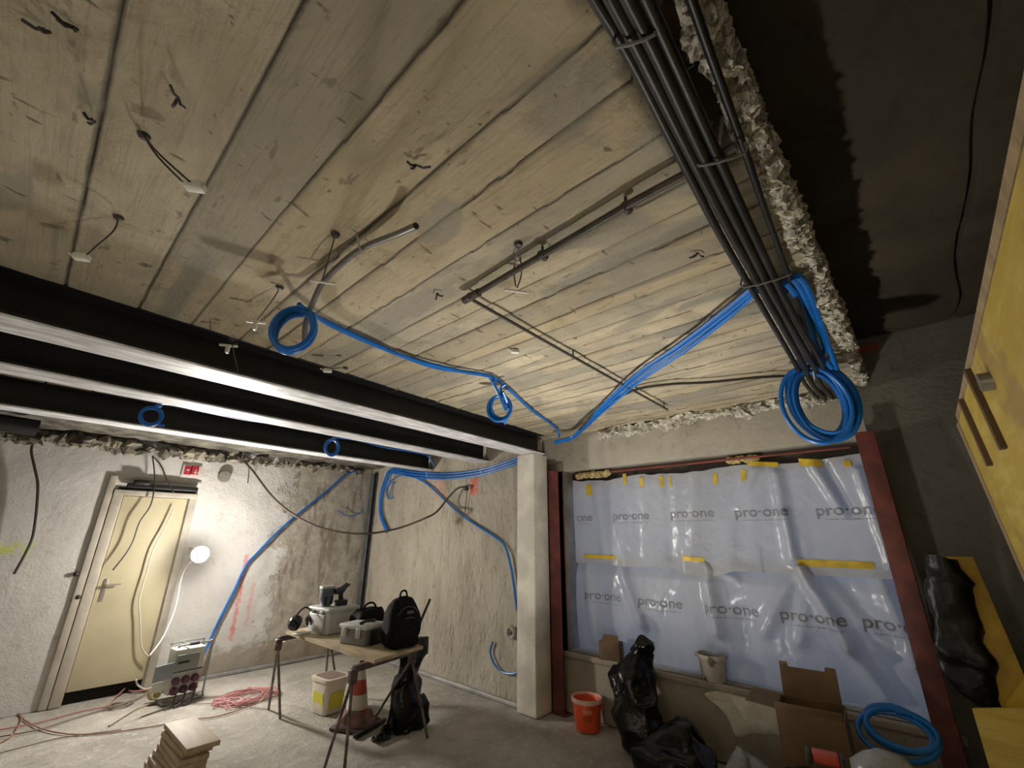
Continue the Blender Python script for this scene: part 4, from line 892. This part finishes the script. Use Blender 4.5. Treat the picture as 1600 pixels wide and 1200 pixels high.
floor_run([(300, 1100), (330, 1099), (345, 1101), (380, 1104), (420, 1108)], .004, M_GRY, 'thin dark cord between the power box and the pink cable heap')
c0 = K(208, 1078, 'z', .01)
t = thing('cable_loop', c0, 'pink and white cable loop sticking up left of the power box', 'cable')
MB().tube([K(232, 1078, 'z', .02), K(205, 1080, 'z', .012), K(193, 1072, 'z', .03), K(192, 1063, 'z', .08), K(199, 1062, 'z', .09), K(197, 1073, 'z', .05), K(180, 1090, 'z', .01)], .008, 8, smooth=6).build('pink_strand', M_PINK, t)
MB().tube([K(213, 1062, 'z', .12), K(215, 1070, 'z', .06), K(228, 1077, 'z', .02), K(245, 1070, 'z', .05)], .009, 8, smooth=6).build('white_strand', M_WHITEP, t)
def heap(name, c, rx, ry, n, r, m, label, seed, hmax=.05):
    random.seed(seed); c = Vector(c); pts = []
    for k in range(n):
        a = k*.9+random.uniform(-.5, .5); rr = random.uniform(.35, 1.0)
        pts.append(c+Vector((rx*rr*math.cos(a), ry*rr*math.sin(a), r+random.uniform(0, hmax)*(1-rr*.7))))
    MB().tube(pts, r, 6, smooth=6).build(name, m, label=label, cat='cable heap')
heap('cable_heap', K(388, 1090, 'z', 0), .34, .26, 85, .0042, mat('pink_cord', (.52, .22, .22), .5), 'tangled heap of pink cord on the floor left of the table', 5, .07)
heap('cable_heap', K(183, 1104, 'z', 0), .14, .10, 34, .005, M_GRY, 'small tangle of thin dark cords on the floor in front of the door', 6, .03)

# ================================================================ stack of boards in the foreground
random.seed(3)
M_TILE = mat('pale_wood_boards', (.46, .36, .25), .65, var=.12, vscale=4, stretch=(6, 1, 6))
zt = .40; th = .028; n = 13
lvl = ['topmost', 'second', 'third', 'fourth', 'fifth', 'sixth', 'seventh', 'eighth', 'ninth', 'tenth', 'eleventh', 'twelfth', 'bottom']
for i in range(n):
    z = zt-th*(i+1)-.0008*i
    dx = 0 if i == 0 else (-.012*i+random.uniform(-.012, .012)); dy = 0 if i == 0 else (.045+random.uniform(-.02, .03)-.01*i*.5)
    b = MB().box((1.0+dx, 3.52+dy, z), (1.0+dx+.178*(1 if i == 0 else .9), 3.52+dy+.55*(1 if i == 0 else .86), z+th-.001), TR(0, 0, 0), .003)
    m4 = TR(1.08, 3.8, 0) @ RZ(random.uniform(-.03, .03)+.03) @ TR(-1.08, -3.8, 0); b.xf(m4)
    b.build('wooden_board', M_TILE, label=lvl[i]+' board in the staggered stack of pale boards at the bottom of the picture', cat='board', group='stack of pale boards')

# ================================================================ by the window parapet
# orange bucket
c = Vector((3.845, 2.60, 0)); t = thing('orange_bucket', c, 'orange plastic bucket with a pale rim on the floor beside the red column', 'bucket')
M_OR = mat('orange_plastic', (.72, .085, .022), .42, var=.12, vscale=6)
MB().lathe([(.001, .004), (.1, .004), (.104, 0), (.108, .01), (.128, .225), (.126, .228), (.123, .22), (.104, .015), (.001, .012)], 40, c=c).build('shell', M_OR, t)
MB().lathe([(.128, .205), (.136, .208), (.138, .235), (.134, .243), (.126, .243), (.124, .225)], 40, c=c).build('rim', mat('pale_pink_rim', (.66, .42, .34), .45), t)
MB().lathe([(.001, .16), (.118, .162)], 30, c=c).build('contents', mat('dried_mortar', (.42, .30, .26), .9, bump=.5), t)
MB().tube([c+Vector((-.06, -.125, .215)), c+Vector((.0, -.155, .185)), c+Vector((.07, -.125, .215))], .004, 6, smooth=5).build('bail_handle', M_OR, t)
vd = (c-CAM); az = math.atan2(-vd.y, -vd.x)
tv, tf = subdiv(*text_mesh('FIXIT', .001)) if False else text_mesh('WAW', .001)
def wrap_text(body, size, c, r, z, az, m, par, nm='printed_lettering', dy=0.0):
    vs, fs = subdiv(*text_mesh(body, size)); o = []
    for v in vs:
        a = az+v.x/r; rr = r+.0012+(v.y)*.09; o.append((c.x+rr*math.cos(a), c.y+rr*math.sin(a), c.z+z+v.y))
    MB().add(o, fs).build(nm, m, par, smooth=False)
M_FADE = mat('faded_white_print', (.72, .38, .28), .6); M_DPR = mat('dark_orange_print', (.30, .05, .02), .6)
wrap_text('fixit', .05, c, .121, .145, az, M_FADE, t)
for k, zz in enumerate((.118, .10, .082)):
    b = MB(); 
    for s_ in range(8):
        a0, a1 = az-.35+s_*.085, az-.35+s_*.085+.07; r0 = .1095+zz*.088+.0006
        b.add([(c.x+r0*math.cos(a0), c.y+r0*math.sin(a0), zz), (c.x+r0*math.cos(a1), c.y+r0*math.sin(a1), zz), (c.x+r0*math.cos(a1), c.y+r0*math.sin(a1), zz+.007), (c.x+r0*math.cos(a0), c.y+r0*math.sin(a0), zz+.007)], [(0, 1, 2, 3)])
    b.build('printed_line', M_DPR, t, smooth=False)
# raised pale patch on the parapet, lighter than the wall around it
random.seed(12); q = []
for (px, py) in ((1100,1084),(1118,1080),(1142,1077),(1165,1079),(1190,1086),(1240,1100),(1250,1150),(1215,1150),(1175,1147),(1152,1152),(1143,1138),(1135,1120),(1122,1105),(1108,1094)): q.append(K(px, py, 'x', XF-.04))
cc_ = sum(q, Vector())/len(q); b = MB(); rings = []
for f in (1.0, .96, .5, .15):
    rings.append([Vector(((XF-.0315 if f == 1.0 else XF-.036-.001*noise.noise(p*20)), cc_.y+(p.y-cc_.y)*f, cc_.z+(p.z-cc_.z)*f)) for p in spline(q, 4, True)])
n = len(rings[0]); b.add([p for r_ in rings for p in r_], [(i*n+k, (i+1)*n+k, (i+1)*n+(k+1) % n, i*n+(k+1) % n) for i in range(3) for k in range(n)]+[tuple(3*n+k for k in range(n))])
b.build('pale_patch', mat('pale_patch_tone', (.60, .56, .47), .85, var=.12, vscale=9, bump=.4), label='pale irregular raised patch on the parapet between the low bin bag and the cardboard box', cat='plaster patch')
# bags
soft('bin_bag', Vector((3.74, 2.0, 0)), [(.03, -.02, 0, .15, .14), (.02, 0, .04, .2, .18), (.0, .03, .18, .19, .18), (.02, .07, .34, .17, .165), (.05, .10, .46, .155, .17), (.08, .08, .58, .12, .14), (.10, .05, .66, .08, .085), (.10, .02, .71, .075, .07), (.10, .0, .76, .05, .045), (.10, .01, .785, .015, .015)], M_BAG, 'tall knotted black bin bag leaning against the window parapet', 'bin bag', 51, .045, 5, n=56, fine=.007, sub=7)
soft('bin_bag', Vector((3.52, 1.66, 0)), [(0, .03, 0, .16, .26), (0, .02, .05, .20, .30), (.0, 0, .16, .19, .28), (.02, -.03, .26, .15, .20), (.02, -.06, .33, .07, .09), (.03, -.06, .36, .02, .02)], M_BAG, 'low wide black bin bag lying on the floor in front of the tall one', 'bin bag', 57, .05, 5, n=60, fine=.008, sub=7)
# cardboard on ledge
M_CARD = mat('brown_cardboard', (.15, .095, .05), .8, var=.15, vscale=6)
t = thing('small_carton', (4.05, 2.42, SB), 'small brown carton standing on the window ledge at its left end', 'carton'); M = TR(4.02, 2.34, SB+.001) @ RZ(.15)
MB().box((0, 0, 0), (.11, .20, .15), M, .003).build('box_body', M_CARD, t)
MB().add([M @ Vector(q) for q in ((.0, .0, .15), (.0, .17, .15), (.03, .16, .205), (.03, .02, .205), (.006, .0, .15), (.006, .17, .15), (.036, .16, .205), (.036, .02, .205))], [(0,1,2,3), (7,6,5,4), (3,2,6,7), (0,3,7,4), (1,5,6,2)]).build('flap', M_CARD, t, smooth=False)
# splattered pail on ledge
c = Vector((4.09, 1.53, SB+.0005)); t = thing('splattered_pail', c, 'white pail with brown splatters standing on the window ledge before the plastic sheet', 'pail')
MS = bpy.data.materials.new('splattered_white_plastic'); g = G(MS); p = g.obj()
g.link(g.mix(g.ramp(g.noise(p, 9, 5, .7), .50, .60), (.46, .43, .37), (.10, .075, .05)), g.b.inputs['Base Color']); g.b.inputs['Roughness'].default_value = .5
M = TR(c) @ RZ(.0)
MB().lathe([(.001, .004), (.083, .004), (.088, 0), (.092, .01), (.108, .17), (.105, .172), (.085, .01), (.001, .008)], 36, M=M).build('shell', MS, t)
MB().lathe([(.108, .155), (.118, .158), (.120, .178), (.116, .186), (.107, .186), (.104, .17)], 36, M=M).build('rim', MS, t)
MB().lathe([(.001, .15), (.103, .153)], 24, M=M).build('contents', mat('dark_mud', (.05, .038, .025), .8), t)
MB().box((-.02, .112, .15), (.02, .132, .175), M, .004).build('handle_lug', MS, t)
# open cardboard box
c = Vector((3.32, .60, 0)); t = thing('cardboard_box', c, 'large open cardboard box with raised flaps in front of the window parapet', 'box'); M = TR(3.36, .58, 0) @ RZ(.10)
w_, d_, h_ = .33, .30, .64
def plate(q, th, nm):
    a, b_, c_, d2 = [Vector(x) for x in q]; nn = (b_-a).cross(d2-a).normalized()*th
    V = [a, b_, c_, d2, a+nn, b_+nn, c_+nn, d2+nn]
    MB().add([M @ v for v in V], [(3,2,1,0), (4,5,6,7), (0,1,5,4), (1,2,6,5), (2,3,7,6), (3,0,4,7)]).build(nm, M_CARD, t, smooth=False)
plate(((0, 0, 0), (0, w_, 0), (0, w_, h_), (0, 0, h_)), .005, 'side_panel'); plate(((d_, 0, 0), (d_, w_, 0), (d_, w_, h_), (d_, 0, h_)), .005, 'side_panel')
plate(((0, 0, 0), (d_, 0, 0), (d_, 0, h_), (0, 0, h_)), .005, 'side_panel'); plate(((0, w_, 0), (d_, w_, 0), (d_, w_, h_), (0, w_, h_)), .005, 'side_panel'); plate(((0, 0, .004), (d_, 0, .004), (d_, w_, .004), (0, w_, .004)), .004, 'bottom_panel')
plate(((d_, .01, h_), (d_, w_-.01, h_), (d_+.04, w_-.01, h_+.16), (d_+.04, .01, h_+.16)), .005, 'flap')
plate(((d_+.04, w_-.01, h_+.16), (d_+.04, w_-.06, h_+.16), (d_+.045, w_-.055, h_+.185), (d_+.045, w_-.01, h_+.185)), .005, 'flap_tab')
plate(((d_+.04, .07, h_+.16), (d_+.04, .01, h_+.16), (d_+.045, .01, h_+.185), (d_+.045, .065, h_+.185)), .005, 'flap_tab')
plate(((0, w_, h_), (d_, w_, h_), (d_, w_+.16, h_+.01), (0, w_+.16, h_+.01)), .005, 'flap')
plate(((0, 0, h_), (0, w_, h_), (-.02, w_, h_+.04), (-.02, 0, h_+.04)), .005, 'flap')
# plastic bags / wrap lower right
M_CLEAR = mat('crumpled_grey_film', (.22, .23, .24), .3, bump=.5, bscale=16, var=.3, vscale=8, spec=.6)
soft('plastic_wrap', Vector((3.35, 1.12, 0)), [(0, 0, 0, .12, .16), (0, 0, .05, .15, .19), (0, 0, .20, .13, .16), (0, 0, .32, .08, .1), (0, 0, .36, .02, .03)], M_CLEAR, 'crumpled grey plastic wrap on the floor left of the cardboard box', 'plastic wrap', 61, .05, 6, n=44)
soft('plastic_wrap', Vector((3.05, .38, 0)), [(0, 0, 0, .13, .15), (0, 0, .05, .16, .18), (0, 0, .35, .15, .17), (0, 0, .56, .10, .14), (0, 0, .62, .03, .06)], M_CLEAR, 'smooth grey plastic wrap bulging in front of the dark-blue coil', 'plastic wrap', 66, .03, 4, n=44)
soft('rucksack', Vector((2.86, .68, 0)), [(0, 0, 0, .12, .14), (0, 0, .1, .15, .16), (0, 0, .38, .14, .15), (0, 0, .50, .10, .12), (0, 0, .545, .04, .06)], M_CLOTH, 'dark rucksack shape at the bottom edge before the cardboard box', 'rucksack', 71, .02, 5)
c = K(1290, 1184, 'x', 2.9); t = thing('red_tool', c, 'red and black tool lying on top of the dark rucksack at the bottom edge', 'tool')
MB().box((-.04, -.055, -.02), (.04, .055, .022), TR(c) @ RZ(.2), .01).build('red_housing', mat('tool_red', (.45, .05, .03), .4), t)
MB().box((-.045, -.075, -.03), (.045, -.056, .02), TR(c) @ RZ(.2), .006).build('black_grip', M_BLKP, t)
MB().box((-.045, .056, -.03), (.045, .08, .02), TR(c) @ RZ(.2), .006).build('black_grip', M_BLKP, t)
# ================================================================ formwork boards on the right
M_FORM = bpy.data.materials.new('yellow_formwork_board'); g = G(M_FORM); p = g.obj()
n1 = g.noise(g.scale(p, (1, 1, 6)), 3, 6, .6); n2 = g.noise(p, 2.2, 5, .6)
cc = g.mix(g.ramp(n1, .4, .65), (.46, .33, .05), (.56, .43, .10)); cc = g.mix(g.math('MULTIPLY', g.ramp(n2, .5, .62), .7), cc, (.30, .20, .08)); cc = g.mix(g.math('MULTIPLY', g.ramp(n2, .35, .25), .6), cc, (.36, .30, .18))
g.link(cc, g.b.inputs['Base Color']); g.b.inputs['Roughness'].default_value = .55; g.link(g.bump(n1, .2), g.b.inputs['Normal'])
M_EDGE = mat('tan_board_edge', (.32, .235, .13), .7, var=.2, vscale=10, stretch=(3, 3, .6))
t = thing('formwork_panel', (2.4, -.3, 0), 'tall yellow formwork panel standing on edge along the right side, nearest the camera', 'panel')
def leanp(x, s_, z): return Vector((x, -.25-.055*(2.22-z)/.75*.75-s_, z))
def slab(x0, x1, z0, z1, s0, s1, m, nm, par):
    V = [leanp(x, s_, z) for x in (x0, x1) for s_ in (s0, s1) for z in (z0, z1)]
    MB().add(V, [(0,1,3,2), (4,6,7,5), (0,4,5,1), (2,3,7,6), (0,2,6,4), (1,5,7,3)]).build(nm, m, par, smooth=False)
slab(.35, 3.30, .02, 2.20, 0, .025, M_FORM, 'yellow_board', t)
slab(3.302, 3.42, .02, 2.2, -.004, .06, M_EDGE, 'edge_batten', t)
slab(.35, 3.30, 2.202, 2.235, -.002, .05, M_EDGE, 'top_batten', t)
MB().tube([leanp(2.0, -.03, 2.08), leanp(2.0, .0, 2.08)], .03, 14).build('bolt', M_TUBE, t)
for (xx) in (2.25, 2.75): slab(xx, xx+.05, 1.9, 2.2, -.018, -.0005, mat('shadow_band_brown', (.10, .06, .03), .7), 'shadow_band', t)  # dark strips standing in for shadow bands on the panel
M_YB = mat('yellow_plank_paint', (.56, .36, .03), .55, var=.2, vscale=7)
t = thing('yellow_plank', (3.7, -.1, 0), 'narrow yellow plank standing against the dark wall behind the black bag', 'plank')
P = [K(1478, 870, 'x', 3.72), K(1520, 870, 'x', 3.72), Vector((3.60, -.23, .5)), Vector((3.60, -.09, .5))]
dd = Vector((.022, 0, 0)); MB().add(P+[p+dd for p in P], [(0,1,2,3), (7,6,5,4), (0,4,5,1), (1,5,6,2), (2,6,7,3), (3,7,4,0)]).build('board', M_YB, t, smooth=False)
t = thing('yellow_plank', (3.45, -.1, 0), 'wide yellow board standing low at the right edge, in front of the narrow yellow plank', 'plank')
P = [K(1519, 1108, 'x', 3.4), K(1640, 1106, 'x', 3.4), Vector((3.36, -.25, .0)), Vector((3.36, -.0, .0))]
P[3].y = P[0].y-.0; MB().add(P+[p+dd for p in P], [(0,1,2,3), (7,6,5,4), (0,4,5,1), (1,5,6,2), (2,6,7,3), (3,7,4,0)]).build('board', M_FORM, t, smooth=False)
# dark hanging bag
c = Vector((3.62, -.0, .78))
b = MB()
for (pts) in ([(1447, 868), (1475, 874), (1520, 880)],): pass
prof = [(1446, 1500, 868), (1445, 1512, 900), (1452, 1528, 940), (1458, 1540, 980), (1462, 1546, 1020), (1478, 1555, 1060), (1500, 1566, 1090), (1535, 1568, 1108)]
secs = []
for (x0, x1, py) in prof:
    a, d2 = K(x0, py, 'x', 3.65), K(x1, py, 'x', 3.65); secs.append(((a+d2)/2, (a-d2).length/2))
n = 28; full = []
for i in range(len(secs)-1):
    for k in range(5): f = k/5; full.append((secs[i][0].lerp(secs[i+1][0], f), secs[i][1]*(1-f)+secs[i+1][1]*f))
full.append(secs[-1])
vs = []; 
for (cc_, r) in full:
    for k in range(n): a = 2*PI*k/n; vs.append(cc_+Vector((.045*math.cos(a), r*math.sin(a), 0)))
fs = [(i*n+k, i*n+(k+1) % n, (i+1)*n+(k+1) % n, (i+1)*n+k) for i in range(len(full)-1) for k in range(n)]+[tuple(range(n))[::-1], tuple((len(full)-1)*n+k for k in range(n))]
MB().add(vs, fs).jitter(.03, 7, 2, True).jitter(.006, 30, 3).build('hanging_bag', mat('grey_black_film', (.005, .005, .006), .35, spec=.3, bump=.4, bscale=14), label='dark plastic bag hanging in front of the narrow yellow plank', cat='bag', angle=70)
# ================================================================ small wall things
t = thing('safety_sign', K(298, 735, 'y', YW-.02), 'small white sign with red symbol fields above the door, to its right', 'sign')
def wq(px0, py0, px1, py1, y, m, nm):
    a, b_ = K(px0, py0, 'y', y), K(px1, py1, 'y', y); return MB().box((a.x, y, b_.z), (b_.x, y+.004, a.z), bev=.001)
wq(287, 726, 312, 748, YW-.022, None, '').build('plate', mat('sign_white', (.62, .55, .52), .5), t)
M_SR = mat('sign_red', (.40, .02, .04), .5)
wq(290, 727.5, 298, 742, YW-.026, None, '').build('red_field', M_SR, t); wq(300, 727.5, 309, 742, YW-.026, None, '').build('red_field', M_SR, t)
wq(292, 733, 296, 735.5, YW-.029, None, '').build('white_symbol', MATS['sign_white'], t)
MB().box((0, 0, 0), (.012, .004, .06), TR(K(304, 741, 'y', YW-.030)), .001).box((-.018, 0, .02), (.03, .004, .03), TR(K(304, 741, 'y', YW-.030)), .001).build('white_symbol', MATS['sign_white'], t)
c = K(350, 745, 'y', YW-.03); MB().lathe([(.001, -.07), (.05, -.065), (.055, -.02), (.075, .0), (.07, .02), (.001, .02)], 20, M=TR(c) @ Matrix.Rotation(-PI/2, 4, 'X') @ Matrix.Scale(-1, 4, (0,0,1))).build('pipe_sleeve', mat('mortar_grey', (.22, .20, .17), .9, var=.2, bump=.4), label='round grey pipe sleeve in the door wall right of the small sign', cat='pipe sleeve')
c = K(800, 988, 'x', XM-.02); t = thing('junction_box', c, 'round grey junction box low on the bare wall beside the post', 'junction box')
M = TR(c) @ Matrix.Rotation(-PI/2, 4, 'Y')
MB().lathe([(.06, 0), (.06, .03), (.052, .036), (.04, .034), (.038, .02), (.001, .02)], 24, M=M).build('ring', mat('box_grey', (.30, .28, .25), .6), t)
MB().lathe([(.02, .02), (.02, .028), (.001, .03)], 14, M=M).build('core', M_WIRE, t)
b = MB().tube([(-1.2, 5.7, 2.53), (K(50, 690, 'y', 5.9).x-.0, 5.9, 2.52)], .075, 20)
b.build('black_duct', M_BLKP, label='thick black duct stub under the ceiling at the far left above the white wall', cat='duct')
